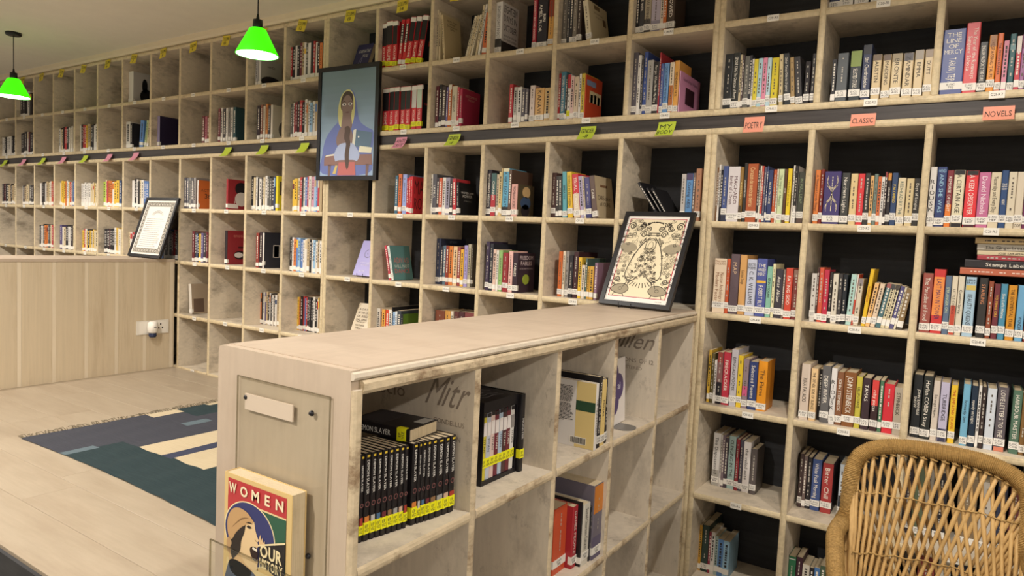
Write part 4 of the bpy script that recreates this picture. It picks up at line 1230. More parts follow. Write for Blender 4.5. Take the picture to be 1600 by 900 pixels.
m = MB(); m.extr([(p[0], p[1], 0) for p in [(-.12, -.045), (0, -.045)]+arc(0, 0, .035, .045, -90, 90, 10)[1:-1]+[(0, .045), (-.12, .045)]], (0, 0, .0018), 0); m.build('base_plate', mat('#8a8886', .35, .6), t)
MB().box(-.122, -.12, -.045, .045, 0, .14).build('upright_plate', mat('#8a8886', .35, .6), t)

# ------------------------------------------------------------------ stack lying on the NOVELS books of the fourth row
zb = ZS3+TB/2
ox, oy, s = CROP['E']
for i, (xl, yb_, yt_, hx, tt, D) in enumerate(((862, 322, 272, 'b5654a', '', .14), (893, 275, 212, '2f2c2e', 'Stamps_Label', .15), (980, 233, 180, 'a34248', '', .135), (977, 180, 146, 'cdbd9c', 'JOSE_SARAMAGO', .13), (973, 146, 96, 'aaa294', 'The_Gingerbread_House', .135), (955, 96, 50, 'c3a878', '', .13))):
    y = .055; x0 = solve(ox+xl/s, 0, (0, y, 1.55)); za = solve(('y', oy+yb_/s), 2, (x0, y, 0)); zc = solve(('y', oy+yt_/s), 2, (x0, y, 0))
    if i == 0: zlast = za
    T = max(.008, zc-zlast-.0006); L = .23 if i < 2 else .205
    M = Matrix.Translation((x0+L, y, zlast)) @ Matrix(((0, 0, -1, 0), (0, 1, 0, 0), (1, 0, 0, 0), (0, 0, 0, 1)))
    zlast += T+.0006
    o = {'s': '0', 'tr': '.06,.9'}
    if tt: o.update(t=tt)
    if i == 0: o.update(c='c9a684', tc='e0c0b0')
    make_book(M, T, D, L, hx, '%s book lying flat, %s from the bottom of the stack, NOVELS column' % (cname(hx), ORD[i]), 'books stacked flat on the NOVELS shelf', o)

# ================================================================== PICTURES
def framed(name, label, p0, W, H, lean, rz, bw, depth, paper):
    M = Matrix.Translation((p0[0], p0[1], p0[2]+depth*math.sin(lean)-.003*(lean > 0))) @ Matrix.Rotation(rz, 4, 'Z') @ Matrix.Rotation(-lean, 4, 'X')
    t = thing(name, label, 'picture', M=M)
    for a in ((0, W, 0, bw), (0, W, H-bw, H), (0, bw, bw, H-bw), (W-bw, W, bw, H-bw)):
        MB().box(a[0], a[1], 0, depth, a[2], a[3]).build('frame_bar', FRAME, t)
    MB().box(bw, W-bw, .007, .009, bw, H-bw).build('paper', mat(paper, .45), t)
    MB().box(bw*.5, W-bw*.5, .0095, .013, bw*.5, H-bw*.5).build('backing', BLACK, t)
    return t
# --- veiled woman with a schoolgirl in front, hung over the uprights
PW, PH = .49, .675
t = framed('framed_picture', 'black framed picture of a veiled woman behind a seated girl, hung on the bookcase', (-2.432, -.045, 1.843), PW, PH, 0, .045, .026, .022, '#8fa4b4')
t.rotation_mode = 'XYZ'
IW, IH = PW-.052, PH-.052
def P(u, v): return (.026+u*IW, .026+v*IH)            # picture coordinates 0..1
def shape(name, hexc, pts, lay, sm=4):
    m = MB(); q = [P(*p) for p in pts]; fill(m, smooth(q, sm) if sm else q, .0066-.00025*lay); m.build(name, mat('#'+hexc, .5), t)
m = MB(); n = 8                                        # printed blue-grey ground, paler to the foot
for i in range(14):
    f = i/13; shape('printed_ground', '%02x%02x%02x' % tuple(int(u+(v-u)*f) for u, v in ((150, 118), (172, 138), (198, 150))), [(0, i/14), (1, i/14), (1, (i+1)/14), (0, (i+1)/14)], 0, 0)
shape('blue_shawl', '6a76ae', [(.06, .02), (.04, .2), (.1, .36), (.24, .47), (.32, .52), (.34, .66), (.42, .78), (.5, .82), (.6, .79), (.66, .68), (.72, .52), (.86, .45), (.98, .4), (.96, .2), (.9, .02)], 1)
shape('shawl_lining', 'cfc98a', [(.37, .47), (.32, .6), (.36, .74), (.46, .81), (.56, .8), (.63, .7), (.62, .55), (.56, .47)], 2)
shape('woman_hair', '4a3e38', [(.4, .62), (.37, .7), (.42, .78), (.5, .8), (.58, .77), (.6, .7), (.58, .62)], 3)
shape('woman_face', '86706a', [(.4, .45), (.41, .58), (.39, .66), (.42, .73), (.5, .765), (.57, .72), (.59, .66), (.57, .57), (.58, .45)], 4)
shape('woman_arm', '86706a', [(.3, .33), (.38, .46), (.55, .46), (.62, .3), (.4, .26)], 3)
for u in (.435, .545): shape('eye', 'e4e0da', [(u-.04, .676), (u, .69), (u+.04, .676), (u, .664)], 5); shape('pupil', '2a2224', [(u-.016, .676), (u, .687), (u+.016, .676), (u, .666)], 6); shape('brow', '3c302c', [(u-.035, .697), (u, .708), (u+.035, .697), (u, .702)], 5)
shape('mouth', '70524f', [(.46, .602), (.5, .608), (.54, .602), (.5, .594)], 5)
shape('books_held', '5f7588', [(.67, .43), (.96, .4), (.93, .24), (.64, .28)], 4, 0); shape('book_pages', 'd8d6c8', [(.62, .43), (.67, .44), (.65, .28), (.6, .29)], 5, 0); shape('button', 'e4e0da', [(.7, .365), (.715, .375), (.73, .365), (.715, .355)], 5)
shape('desk', '8a6a62', [(.08, .16), (.1, .2), (.96, .2), (.97, .1), (.08, .1)], 4, 0); shape('desk_leg', '77605e', [(.16, .0), (.2, .0), (.22, .11), (.16, .11)], 4, 0); shape('desk_leg', '77605e', [(.86, .0), (.9, .0), (.92, .11), (.86, .11)], 4, 0)
shape('papers', 'd8d0c0', [(.1, .185), (.36, .2), (.36, .22), (.12, .2)], 5, 0); shape('papers', 'dcd8be', [(.72, .22), (.95, .21), (.96, .26), (.74, .28)], 5, 0)
shape('girl_blouse', 'a9b4d2', [(.3, .14), (.27, .2), (.33, .28), (.42, .31), (.58, .31), (.66, .28), (.74, .2), (.7, .14), (.62, .15), (.36, .15)], 6)
shape('girl_skirt', 'b86a66', [(.34, .005), (.36, .13), (.66, .13), (.68, .005)], 6, 0)
shape('girl_plait', '584842', [(.46, .42), (.46, .46), (.52, .47), (.56, .44), (.55, .36), (.57, .3), (.55, .22), (.55, .1), (.52, .06), (.49, .1), (.47, .2), (.49, .3), (.45, .36)], 7)
shape('satchel', 'cdb66a', [(.25, .02), (.3, .1), (.34, .1), (.31, .02)], 6, 0)

# --- leaning line drawing on the partition top
lean = .4439; rz = -.1012
W2, H2 = .339, .455
t = framed('framed_drawing', 'black framed ink drawing with red border leaning on the partition top', (-.3887, -.202, PZT+.006), W2, H2, lean, rz, .020, .018, '#ded7cf')
easel((-.25, -.222, PZT), .06, lean, rz, 'small black wire stand under the red-bordered drawing', .2)
m = MB(); q = [(.034, .044), (W2-.034, .044), (W2-.034, H2-.034), (.034, H2-.034)]; ribbon(m, q, .0048, .0064, closed=True); m.build('red_border', mat('#b03038', .5), t)
m = MB(); fill(m, [(.037, .047), (W2-.037, .047), (W2-.037, H2-.037), (.037, H2-.037)], .0066); m.build('cream_field', mat('#d9cbab', .5), t)
K = MB(); G = MB(); cx = W2/2; y = .0058; q = random.Random(21)
def sym(f):                                            # draws a stroke and its mirror image
    for s in (1, -1): f(lambda p: (cx+s*(p[0]), p[1]))
def st(mb, pts, w, sm=4, closed=False): ribbon(mb, smooth(pts, sm, closed) if sm else pts, w, y, closed=closed)
sym(lambda T: st(K, [T(p) for p in ((.012, .33), (.045, .29), (.07, .23), (.085, .165), (.08, .135), (.05, .118), (.02, .14))], .0042))
st(K, arc(cx, .292, .024, .034, 0, 360, 20)[:-1], .003, 0, True); st(K, arc(cx, .29, .012, .02, 0, 360, 12)[:-1], .0018, 0, True)
for i in range(13):
    a = math.radians(200+140*i/12); ribbon(K, [(cx+.055*math.cos(a), .15+.04*math.sin(a)), (cx+.085*math.cos(a), .15+.062*math.sin(a))], .0032, y)
def scroll(T, x, z, r, n=1.6, d=1, w=.0022):
    w *= 1.35; ribbon(K, [T((x+r*(1-.8*i/16)*math.cos(d*2*math.pi*n*i/16), z+r*(1-.8*i/16)*math.sin(d*2*math.pi*n*i/16))) for i in range(17)], w, y)
for x, z, r, d in ((.115, .385, .02, 1), (.075, .375, .016, -1), (.05, .345, .018, 1), (.095, .345, .012, -1), (.12, .155, .012, 1), (.115, .125, .014, -1), (.125, .095, .01, 1), (.1, .19, .01, -1), (.03, .37, .014, 1), (.02, .345, .01, -1), (.135, .36, .008, 1), (.06, .395, .01, 1)):
    sym(lambda T: scroll(T, x, z, r, 1.6, d, .003 if r > .012 else .002))
for k in range(46):
    x = q.uniform(.03, .15); z = q.uniform(.05, .415)
    if x < .02+(.34-z)*.33 and z < .33: continue
    r = q.uniform(.004, .010); dd = q.choice((-1, 1))
    sym(lambda T: scroll(T, x, z, r, 1.3, dd, .0016))
for k in range(26):
    z = q.uniform(.13, .26); x = q.uniform(0, .9)*(.015+(.30-z)*.36); r = q.uniform(.004, .008); dd = q.choice((-1, 1))
    sym(lambda T: scroll(T, x, z, r, 1.2, dd, .0016))
for z, w in ((.352, .03), (.34, .045), (.318, .02)): ribbon(K, [(cx-w, z), (cx+w, z)], .003, y)
sym(lambda T: st(K, [T(p) for p in ((.03, .33), (.04, .315), (.02, .305))], .0026)); sym(lambda T: st(K, [T(p) for p in ((.15, .33), (.11, .335), (.1, .325), (.15, .328))], .0022))
for k in range(150):                                    # fine marks inside the gown and round about
    a = q.uniform(.13, .28); b = q.uniform(-1, 1)*(.02+(.28-a)*.36); r = q.uniform(.003, .008)
    ribbon(K if k % 2 else G, arc(cx+b, a, r, r*q.uniform(.4, 1), q.uniform(0, 180), q.uniform(200, 400), 7), .0019, y)
for k in range(130):
    a = q.uniform(.16, .41); b = q.choice((-1, 1))*q.uniform(.07, .14); r = q.uniform(.004, .009)
    ribbon(G, arc(cx+b, a, r, r, q.uniform(0, 90), q.uniform(150, 350), 7), .002, y)
for s in (-1, 1):
    for r in (.026, .02, .013, .007): ribbon(G, arc(cx+s*.118, .225, r, r*.85, 0, 360, 18)[:-1], .0016, y, closed=True)
    mir = lambda pts: [(cx+s*u, v) for u, v in (pts if s > 0 else pts[::-1])]
    fill(G, smooth(mir([(.06, .27), (.085, .298), (.125, .302), (.148, .285), (.135, .262), (.105, .252)]), 3), y+.0003)
    hull = [(.048, .075), (.06, .097), (.09, .103), (.118, .092), (.134, .074), (.11, .06), (.075, .056)]
    fill(G, smooth(mir(hull), 3), y+.0003); ribbon(K, smooth(mir(hull), 4), .0028, y, closed=True)
    for u0, v0, u1, v1 in ((.06, .097, .05, .118), (.118, .092, .135, .105), (.07, .056, .062, .044), (.11, .06, .118, .046), (.134, .074, .15, .08)): ribbon(K, mir([(u0, v0), (u1, v1)]), .003, y)
    ribbon(K, mir([(.06, .125), (.078, .088)]), .003, y)
    ribbon(K, mir(arc(.088, .08, .009, .007, 0, 350, 10)), .002, y)
for k in range(75):
    a = math.radians(q.uniform(0, 180)); fill(K, arc(cx+.07*math.cos(a)*q.uniform(.6, 1.1), .375+.03*math.sin(a), q.uniform(.002, .004), q.uniform(.002, .004), 0, 300, 5), y)
G.build('grey_drawing', mat('#968b74', .6), t); K.build('ink_drawing', mat('#3a332a', .6), t)
m = MB(); lettering(m, 'E.A 7/40', (W2-.06, .006, .032), (1, 0, 0), (0, 0, 1), .04, .006); m.build('pencil_note', mat('#6a6058', .6), t)

# --- decorated text sheet leaning on the half wall
lean = .3154; rz = .0157
W3, H3 = .431, .475
t = framed('framed_text', 'black framed text sheet with ornamental border leaning on the half wall', (-4.3992, -.1641, 1.277), W3, H3, lean, rz, .022, .018, '#e4ddd2')
easel((-4.20, -.166, 1.272), .055, lean, rz, 'small black wire stand under the framed text sheet', .2)
m = MB(); a, b, c, d = .036, W3-.036, .036, H3-.036; w = .036
for qd in ((a, b, c, c+w), (a, b, d-w, d), (a, a+w, c+w, d-w), (b-w, b, c+w, d-w)): fill(m, [(qd[0], qd[2]), (qd[1], qd[2]), (qd[1], qd[3]), (qd[0], qd[3])], .0066)
m.build('border_ground', mat('#968e80', .5), t)
K = MB(); G = MB(); y = .0062; q = random.Random(9)
def knots(x0, z0, x1, z1, n):
    for i in range(n):
        f = (i+.5)/n; x, z = x0+(x1-x0)*f, z0+(z1-z0)*f; r = .012
        ribbon(K, arc(x, z, r, r, q.uniform(0, 90), q.uniform(250, 340), 9), .0035, y); ribbon(G, arc(x+q.uniform(-.004, .004), z, r*.45, r*.45, 0, 300, 7), .004, y-.0002)
knots(a+w/2, c+w/2, a+w/2, d-w/2, 14); knots(b-w/2, c+w/2, b-w/2, d-w/2, 14); knots(a+w, c+w/2, b-w, c+w/2, 8); knots(a+w, d-w/2, b-w, d-w/2, 8)
for rr in (.075, .062, .05): ribbon(K, arc(W3/2, d-w-.075, rr, rr*.55, 10, 170, 16), .0022, y)
for i in range(15):
    z = d-w-.1-.0155*i; x = a+w+.018+(q.uniform(.01, .03) if i % 3 == 1 else 0); e = b-w-.02-q.uniform(0, .05)
    while x < e:
        l = q.uniform(.006, .018); fill(K, [(x, z), (min(x+l, e), z), (min(x+l, e), z+.0028), (x, z+.0028)], y); x += l+.003
K.build('ink_print', mat('#3c3834', .6), t); G.build('white_print', mat('#e0dace', .6), t)

# ================================================================== PAPER NOTES
def note(x, ztop, hexc, text, w=.078, h=.074, y0=-.0045, out=.035, skew=-.012, roll=0, label='', cat='sticky note', group='sticky notes'):
    M = Matrix.Translation((x, y0, ztop)) @ Matrix.Rotation(roll, 4, 'Y')
    t = thing('sticky_note', label, cat, group=group, M=M)
    def S(u, v):                                       # gently curling sheet
        return (u*w+skew*v, -out*v**1.6, -h*v*(1-.12*v))
    m = MB(); n = 6
    for i in range(n):
        a, b = i/n, (i+1)/n; m.quad(S(-.5, b), S(.5, b), S(.5, a), S(-.5, a))
    for i in range(n):
        a, b = i/n, (i+1)/n; o = (0, .0006, 0); m.quad(*[tuple(p[k]+o[k] for k in range(3)) for p in (S(-.5, a), S(.5, a), S(.5, b), S(-.5, b))])
    m.build('sheet', mat(hexc, .6), t)
    if text:
        k = MB(); lettering(k, text, (0, 0, .5), (1, 0, 0), (0, 0, 1), .86, .82, stretch=2.6)
        v2 = []
        for a, _, b in k.v:
            p = S(a, max(0, min(1, 1-b))); v2.append((p[0], p[1]-.0009, p[2]))
        k.v = v2; k.f = k.f; k.build('handwriting', mat('#2c2a26', .6), t)
YN = '#d9c33c'
tilt = {14: -.05, 13: .06, 12: .2, 10: .1, 9: -.12, 8: -.12, 7: .1, 6: -.05, 5: .12, 4: .14, 3: -.1, 2: 0, 1: 0, 11: .1, 15: .03}
for c in range(1, 16):
    xm = (XU[c]+XU[c+1])/2-.015
    if c == 14: xm = -1.797
    if c == 13: xm = -2.21
    note(xm, 2.846 if c < 15 else 2.85, YN, 'COLUMN|%d' % c, .082, .082, -.004, .012, .0, tilt[c], 'yellow paper tag for column %s, hung from the top edge of the bookcase' % NUM[c], 'paper tag', 'yellow column tags')
PK, GN, SA = '#d08a9c', '#b2c23c', '#e0947c'
for c, hx, text, lab in ((1, GN, '', 'green'), (2, PK, '', 'dusty pink'), (3, GN, '', 'green'), (4, PK, '', 'pink'), (5, GN, '', 'green'), (6, PK, '', 'pink'), (7, PK, '', 'pink'), (10, GN, '', 'green'), (11, GN, '', 'green'), (12, GN, '', 'green'),
    (14, PK, 'ANTI|CASTE', 'pink'), (15, GN, 'GENDER|-I', 'lime green'), (17, GN, 'GENDER|-II', 'lime green'), (18, GN, 'MY|BODY', 'lime green'), (19, SA, 'POETRY', 'salmon'), (20, SA, 'CLASSIC', 'salmon'), (21, SA, 'NOVELS', 'salmon')):
    xm = {14: -1.765, 15: -1.385, 17: -.585, 18: -.197, 19: .178, 20: .58, 21: 1.0}.get(c, (XL[c]+XL[c+1])/2+.01)
    w = {19: .08, 20: .085, 21: .09}.get(c, .08)
    note(xm, 2.082 if c < 20 else 2.07, hx, text, w, .074 if c < 20 else .056, -.008 if c > 12 else -.003, .045 if c < 19 else .022, 0, 0,
         '%s sticky note %son black band, under %s' % (lab, ('reading '+text.replace('|', ' ')+' ') if text else '', ('tag of column '+NUM[c]) if c < 16 else 'the upper bookcase'))

# ================================================================== PENDANT LAMPS
GREEN = emis('lit_green_shade', (.035, .80, .0, 1), 1.5, '#20c010'); GLOW = emis('lit_lamp_inside', (1, 1, .93, 1), 9)
def pendant(x, label):
    t = thing('pendant_lamp', label, 'lamp', (x, -.643, 2.9), 'green pendant lamps')
    MB().lathe([(0, 0), (.052, 0), (.052, -.016), (.046, -.022), (0, -.022)], (0, 0, 0), 28).build('ceiling_rose', FRAME, t)
    MB().tube([(0, 0, -.02), (0, 0, -.31)], .0032, 8).build('cord', FRAME, t)
    MB().lathe([(0, -.265), (.005, -.265), (.009, -.29), (.012, -.292), (.024, -.294), (.025, -.338), (.02, -.342)], (0, 0, 0), 24).build('lamp_holder', FRAME, t)
    MB().lathe([(.02, -.334), (.034, -.337), (.042, -.342), (.106, -.468), (.106, -.472), (.104, -.472), (.040, -.345), (.02, -.339)], (0, 0, 0), 40).build('shade', GREEN, t)
    MB().lathe([(.018, -.343), (.024, -.36), (.043, -.40), (.048, -.425), (.04, -.45), (.022, -.466), (0, -.47)], (0, 0, 0), 24).build('bulb_or_fill', GLOW, t)
    MB().lathe([(.030, -.3465), (.0385, -.3475), (.1025, -.4705)], (0, 0, 0), 40).build('shade_lining', emis('lit_lining', (1, 1, .92, 1), 3.5), t)
pendant(-2.207, 'green cone pendant lamp in front of the bookcase, the nearer one')
pendant(-5.108, 'green cone pendant lamp with black ceiling rose, the farther one at left')

# ================================================================== SOCKET ON THE HALF WALL
t = thing('wall_socket', 'white double socket plate on the pale boarded half wall', 'socket', (-4.029, -.168, .77))
MB().box(0, .007, -.12, .12, -.05, .05).build('plate', WHITE, t)
for y in (-.055, .058): MB().box(.007, .0085, y-.045, y+.045, -.042, .042).build('module', mat('#efe9de', .4), t)
for a, b in ((.058, .02), (.044, -.008), (.072, -.008)): MB().box(.0085, .0089, a-.005, a+.005, b-.006, b+.006).build('pin_hole', DARKINK, t)
MB().box(.0085, .0125, .018, .030, -.02, -.004).build('switch', mat('#d8d2c6', .4), t)
t = thing('plug_in_device', 'white plug-in vaporiser with dark bottle in the wall socket', 'plug-in', (-4.018, -.19, .775))
P = [(p[0], p[1]) for p in arc(0, 0, .034, .033, 0, 360, 18)[:-1]]
MB().lathe([(0, .045), (.022, .043), (.033, .034), (.035, 0), (.033, -.035), (.026, -.04), (0, -.04)], (.034, 0, 0), 22).build('body', mat('#f0eae0', .35), t)
MB().lathe([(.02, -.038), (.026, -.042), (.027, -.062), (.022, -.072), (0, -.074)], (.034, 0, 0), 20).build('bottle', mat('#2a3350', .2), t)
MB().box(.0665, .0695, -.009, .009, .002, .006).build('vent', DARKINK, t)

# ================================================================== RUG
def weave(h1, h2, name):
    m, nt, b = nodes(name); N = nt.nodes.new; L = nt.links.new
    g = N('ShaderNodeNewGeometry'); s = N('ShaderNodeVectorMath'); s.operation = 'MULTIPLY'; s.inputs[1].default_value = (9, 160, 9); L(g.outputs['Position'], s.inputs[0])
    n = N('ShaderNodeTexNoise'); n.inputs['Scale'].default_value = 1; n.inputs['Detail'].default_value = 4; L(s.outputs[0], n.inputs['Vector'])
    mx = N('ShaderNodeMix'); mx.data_type = 'RGBA'; mx.inputs['A'].default_value = lin(h1); mx.inputs['B'].default_value = lin(h2); L(n.outputs['Fac'], mx.inputs['Factor'])
    L(mx.outputs['Result'], b.inputs['Base Color']); b.inputs['Roughness'].default_value = .9; b.inputs['Specular IOR Level'].default_value = .1
    bp = N('ShaderNodeBump'); bp.inputs['Strength'].default_value = .4; bp.inputs['Distance'].default_value = .003; L(n.outputs['Fac'], bp.inputs['Height']); L(bp.outputs[0], b.inputs['Normal'])
    return m
RM = [weave('3c3d44', '4d4e56', 'rug_indigo'), weave('29363a', '394749', 'rug_teal'), weave('bba98a', 'cdbea0', 'rug_cream'), weave('56646c', '6c7a80', 'rug_pale_blue'), weave('3a3d50', '494c5e', 'rug_blue')]
t = thing('rug', 'dark blue and teal flat-woven rug with cream blocks and fringe on the platform', 'rug', (-1.9, -.85, .4535))
RX0, RX1, RY0, RY1 = -2.84, -.75, -1.475, -.2
def rz_(x, y):                                         # soft ripples of a cloth that does not lie quite flat
    return .003+.0022*math.sin(x*23+math.sin(y*7)*1.2)*max(0, min(1, (x+2.5)*2)) + .0012*math.sin(x*41+y*9)
def bent(x, y): return (x, y+.02*math.sin((x+2.8)*2.2)+ .03*(x+1.28)/1.6*0, rz_(x, y))
def rcol(x, y):
    if -2.30 < x < -2.105 and y > -1.205: return 2
    if -2.105 <= x < -2.03 and y > -1.2: return 4
    if -2.03 <= x < -1.79 and y > -1.19: return 2
    if -2.475 < x < -2.42 and y < -1.33: return 3
    if x < -2.755 and -.86 < y < -.68: return 2
    if -2.54 < x < -2.48 and -.85 < y < -.70: return 3
    if x < -2.79 and y > -.5: return 2
    if x < -2.44 and y < -.7: return 0
    if -2.62 < x < -2.3 and y > -1.2: return 0
    return 1
m = MB(); nx, ny = 209, 85
for j in range(ny+1):
    for i in range(nx+1): m.v.append(bent(RX0+(RX1-RX0)*i/nx, RY0+(RY1-RY0)*j/ny))
for j in range(ny):
    for i in range(nx):
        a = j*(nx+1)+i; m.f.append((a, a+1, a+nx+2, a+nx+1)); m.m.append(rcol(RX0+(RX1-RX0)*(i+.5)/nx, RY0+(RY1-RY0)*(j+.5)/ny))
m.sm = True; m.v = [(p[0]+1.9, p[1]+.85, p[2]) for p in m.v]; m.build('woven_cloth', RM, t)
m = MB(); q = random.Random(6)
for i in range(110):
    y = RY0+.005+(RY1-RY0)*i/110+q.uniform(-.006, .006); p = bent(RX0, y); l = q.uniform(.02, .055); a = q.uniform(-1, 1)
    m.tube([(p[0]+1.905, p[1]+.85, .003), (p[0]+1.9-l*.4, p[1]+.85+a*.008, .004+q.uniform(0, .012)), (p[0]+1.9-l, p[1]+.85+a*.03, .003)], .0017, 4)
fr_ = m.build('fringe', mat('#7c725c', .9), t); fr_['kind'] = 'stuff'

# ================================================================== ACRYLIC HOLDER WITH BOOK ON THE PARTITION END
t = thing('brochure_holder', 'clear acrylic holder screwed to the near end of the partition', 'holder', (-.22, -2.0, .7))
def hb(x0, x1, y0, y1, z0, z1, n, m_=ACRYL): return MB().box(x0+.22, x1+.22, y0+2.0, y1+2.0, z0-.7, z1-.7).build(n, m_, t)
hb(-.369, -.072, -2.008, -2.005, .52, 1.205, 'back_plate'); hb(-.369, -.072, -2.068, -2.065, .56, .852, 'front_plate'); hb(-.369, -.072, -2.065, -2.008, .557, .560, 'bottom_plate')
hb(-.336, -.178, -2.0115, -2.008, 1.137, 1.172, 'name_plate', mat('#cdbca8', .3))
EG = clear('acrylic_edge', (.62, .60, .52, 1), .12)
for a in ((-.3705, -.369, -2.0082, -2.0048, .52, 1.2065), (-.072, -.0705, -2.0082, -2.0048, .52, 1.2065), (-.369, -.072, -2.0082, -2.0048, 1.205, 1.2065)): hb(*a, 'plate_edge', EG)
for a in ((-.3705, -.369, -2.0685, -2.0648, .557, .8535), (-.072, -.0705, -2.0685, -2.0648, .557, .8535), (-.369, -.072, -2.0685, -2.0648, .852, .8535)): hb(*a, 'plate_edge', EG)
for sx, sz in ((-.334, 1.163), (-.122, 1.165), (-.121, .868)):
    m = MB(); m.lathe([(0, .007), (.004, .006), (.0062, .002), (.0062, 0), (0, 0)], (0, 0, 0), 14); m.xf(Matrix.Translation((sx+.22, -.008, sz-.7)) @ Matrix.Rotation(math.pi/2, 4, 'X')); m.build('screw_head', BLACK, t)
Wb, Hb = .222, .42
def ZF(v): return Hb-(1-v)*.36
def d(tt):
    def sh(name, hx, pts, lay, sm=0):                  # points: share of the width, metres below the top edge
        q = [(u*Wb, Hb-v*.70) for u, v in pts]
        art(tt, name, hx, lambda m, y: fill(m, smooth(q, 5) if sm else q, y-.0002*lay))
    B = .30
    sh('red_field', 'b83a3c', [(.06, .20), (.93, .20), (.93, .014), (.06, .014)], 0)
    sh('green_field', '2f5a44', [(.06, .24), (.93, .24), (.93, .079), (.06, .079)], 1); sh('red_field', 'b83a3c', [(.06, .15), (.42, .15), (.42, .07), (.06, .07)], 2)
    sh('cream_line', 'e0c894', [(.5, .079), (.93, .079), (.93, .074), (.5, .074)], 2)
    ring = [(.40+.37*math.cos(w*math.pi/22), .166-.095*math.sin(w*math.pi/22)) for w in range(44)]
    sh('cream_ring', 'e8d6a8', [(.40+(u-.40)*1.04, .166+(v-.166)*1.04) for u, v in ring], 3); sh('blue_disc', '34386a', ring, 4)
    sh('lower_field', 'e0c894', [(.06, .40), (.93, .40), (.93, .265), (.06, .265)], 5)
    sh('woman_shoulders', '4a5468', [(.07, .40), (.08, .29), (.2, .262), (.5, .28), (.7, .33), (.75, .40)], 6, 1)
    sh('woman_neck', 'd6b080', [(.12, .30), (.14, .22), (.4, .22), (.46, .27), (.36, .31)], 6, 1)
    sh('woman_face', 'e0c294', [(.25, .15), (.36, .122), (.478, .12), (.50, .145), (.52, .158), (.553, .172), (.53, .178), (.55, .188), (.53, .196), (.53, .222), (.545, .232), (.535, .262), (.48, .272), (.36, .262), (.26, .235), (.22, .19)], 7, 0)
    sh('woman_hair', '2c221c', [(.44, .118), (.36, .138), (.335, .165), (.29, .195), (.275, .225), (.21, .25), (.15, .262), (.12, .22), (.16, .17), (.26, .135)], 8, 1)
    sh('head_scarf', 'bf9868', [(.07, .175), (.075, .14), (.14, .108), (.25, .095), (.37, .10), (.455, .116), (.47, .124), (.38, .136), (.29, .152), (.20, .178), (.15, .20), (.10, .20)], 9, 1)
    sh('scarf_knot', 'b8946a', [(.06, .215), (.10, .198), (.14, .215), (.11, .235), (.13, .25), (.08, .245)], 9, 1)
    sh('scarf_fold', '8a6844', [(.14, .165), (.28, .125), (.40, .115), (.28, .131)], 10, 1)
    sh('eye', '2c221c', [(.37, .143), (.405, .137), (.445, .142), (.405, .147)], 10, 1); sh('brow', '2c221c', [(.36, .132), (.41, .126), (.455, .129), (.41, .131)], 10, 1)
    sh('open_mouth', '2a1412', [(.535, .199), (.47, .196), (.425, .207), (.45, .228), (.50, .238), (.54, .23)], 10, 1); sh('teeth', 'ece2cc', [(.535, .199), (.47, .197), (.46, .204), (.535, .207)], 11); sh('nose_line', '8a6844', [(.53, .178), (.50, .176), (.495, .171), (.505, .173)], 10)
    sh('hand', 'dcb98a', [(.56, .195), (.555, .165), (.575, .15), (.59, .168), (.605, .157), (.62, .172), (.64, .164), (.645, .185), (.62, .2)], 9)
    sh('megaphone', '241e1c', [(.555, .188), (.93, .150), (.93, .268), (.555, .236)], 10); sh('megaphone_rim', 'e8d6a8', [(.55, .188), (.93, .149), (.93, .143), (.55, .183)], 11)
    txt(tt, 'OUR', .745*Wb, Hb-.136, .33*Wb, .034, 'e8d6a8', y=-.0034, bold=True, stretch=1.6); txt(tt, 'HISTORY', .745*Wb, Hb-.163, .34*Wb, .025, 'e8d6a8', y=-.0034, stretch=3, bold=True)
    for i, ch in enumerate('WOMEN'): txt(tt, ch, (.15+.175*i)*Wb, Hb-.0275, .125*Wb, .028, 'ecdcb8', y=-.003, stretch=1.6, bold=True)
    MB().box(-.0006, .0, .004, .034, .003, Hb-.003).build('red_spine_cloth', mat('#9c3a2c', .6), tt)
faceout((-.347, -2.0495, .585), Wb, Hb, .036, -math.radians(0), 0, 'd8ba7e', 'large cream-edged book titled WOMEN OUR HISTORY in the acrylic holder', d, 'book in the acrylic holder')

# ================================================================== CANE CHAIR
CX, CY, CRZ = .930, -.95, 0.0
t = thing('cane_chair', 'round-backed cane chair with rope-wrapped rim beside the shelves', 'chair', M=Matrix.Translation((CX, CY, 0)) @ Matrix.Rotation(CRZ, 4, 'Z'))
half = [(.12, -.235, .53), (.155, -.18, .60), (.182, -.11, .66), (.203, -.03, .708), (.217, .04, .740), (.224, .09, .764), (.213, .135, .787), (.206, .155, .818), (.206, .165, .87), (.204, .172, .925), (.19, .19, .965), (.15, .208, .992), (.085, .218, 1.006)]
rim = smooth([(x, y, z) for x, y, z in half]+[(0, .22, 1.009)]+[(-x, y, z) for x, y, z in half[::-1]], 14, False)
# even spacing, then a rope ridge every few millimetres
def resample(path, step):
    out = [Vector(path[0])]; acc = 0
    for a, b in zip(path, path[1:]):
        a, b = Vector(a), Vector(b); l = (b-a).length; d = step-acc
        while d <= l: out.append(a+(b-a)*(d/l)); d += step
        acc = (acc+l) % step
    return out
rs = resample(rim, .0021); q = random.Random(2)
jig = [q.uniform(-.0005, .0005) for _ in range(len(rs))]
rm = MB().tube(rs, lambda i: (.0230 if i % 2 else .0200)+jig[i//2], 16)
rm.sm = False; rm.build('rim', ROPE, t)
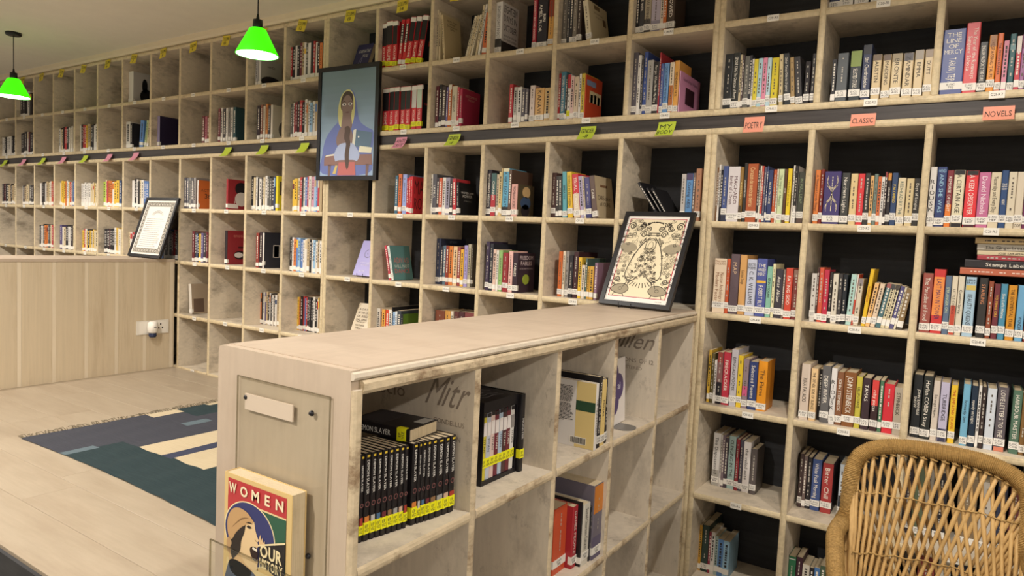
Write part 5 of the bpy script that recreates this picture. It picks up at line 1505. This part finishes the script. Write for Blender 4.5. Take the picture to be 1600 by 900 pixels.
# cane sticks: two layers crossing, from the rim down to the waist, then on to the foot ring
def rim_at(f):
    return rs[int(max(0, min(1, f))*(len(rs)-1))]
def waist(a, r, z): return Vector((r*math.sin(a), r*math.cos(a), z))
def stick(p, q_, r0, seed):
    g = random.Random(seed); n = 12; pts = []; rad = []
    for i in range(n+1):
        f = i/n; pts.append(p.lerp(q_, f)+Vector((g.uniform(-1, 1), g.uniform(-1, 1), 0))*.0016); rad.append(r0*(1.0+(.24 if i in (3, 8) else 0)-.1*f))
    MB().tube(pts, rad, 8).build('cane', CANE, t)
N = 66
tops = []
for k in range(N):
    f = .03+.94*k/(N-1); p = rim_at(f); a = math.atan2(p.x, p.y)
    d = Vector((p.x, p.y, 0)).normalized(); tops.append((p, a, d))
    for s, rr, ra in ((1, -.007, .0052), (-1, .009, .0049)):
        top = p - Vector((0, 0, .016)) + d*rr
        b = a*.9 - s*.85; low_ = waist(b, .17+rr, .40)
        stick(top, low_, ra, k*2+(s > 0))
for k in range(26):                                    # lower half flares out again to the floor
    a = 2*math.pi*k/26
    for s in (1, -1): stick(waist(a, .17+.006*s, .40), waist(a+s*.5, .25+.006*s, .02), .006, 200+k*2+(s > 0))
for r, z, rr, nm in ((.175, .40, .014, 'waist_ring'), (.255, .02, .018, 'foot_ring')):
    MB().tube([waist(2*math.pi*i/60, r, z) for i in range(60)], rr, 8, closed=True).build(nm, ROPE, t)
# woven seat: rings of cord
for k in range(9):
    MB().tube([waist(2*math.pi*i/48, .02+.017*k, .425+.002*(k % 2)) for i in range(48)], .0085, 6, closed=True).build('seat_cord', ROPE, t)
# binding cords: wavy lines tying the two layers at three heights
def on_stick(k, s, z):
    p, a, d = tops[k]; rr = -.007 if s > 0 else .009; top = p-Vector((0, 0, .016))+d*rr; lo_ = waist(a*.9-s*.85, .17+rr, .40); f = (top.z-z)/(top.z-lo_.z); return top.lerp(lo_, f), d
for zf, dz in ((.872, .0), (.715, 0)):
    pts = []
    for k in range(N):
        p, a, d = tops[k]
        if p.z-.05 < zf: continue
        w, d = on_stick(k, 1, zf+(.003*math.sin(k*1.7))); pts.append(w-d*.0075); pts.append(w-d*.001+Vector((d.y, -d.x, 0))*.008)
    if len(pts) > 3:
        MB().tube(smooth([tuple(p) for p in pts], 3, False), .0019, 5).build('binding_cord', ROPE, t)
for k in range(1, N-1):                                # knots where each cane goes into the rim
    p, a, d = tops[k]; m = MB(); c = p-Vector((0, 0, .026))-d*.007
    m.tube([c+Vector((math.cos(w)*d.y*.009+d.x*math.sin(w)*.009, -math.cos(w)*d.x*.009+d.y*math.sin(w)*.009, .006*math.sin(w*.5))) for w in [2*math.pi*i/10 for i in range(10)]], .0022, 5, closed=True).build('cane_tie', ROPE, t)

# ------------------------------------------------------------------ sanity
bpy.context.view_layer.update()
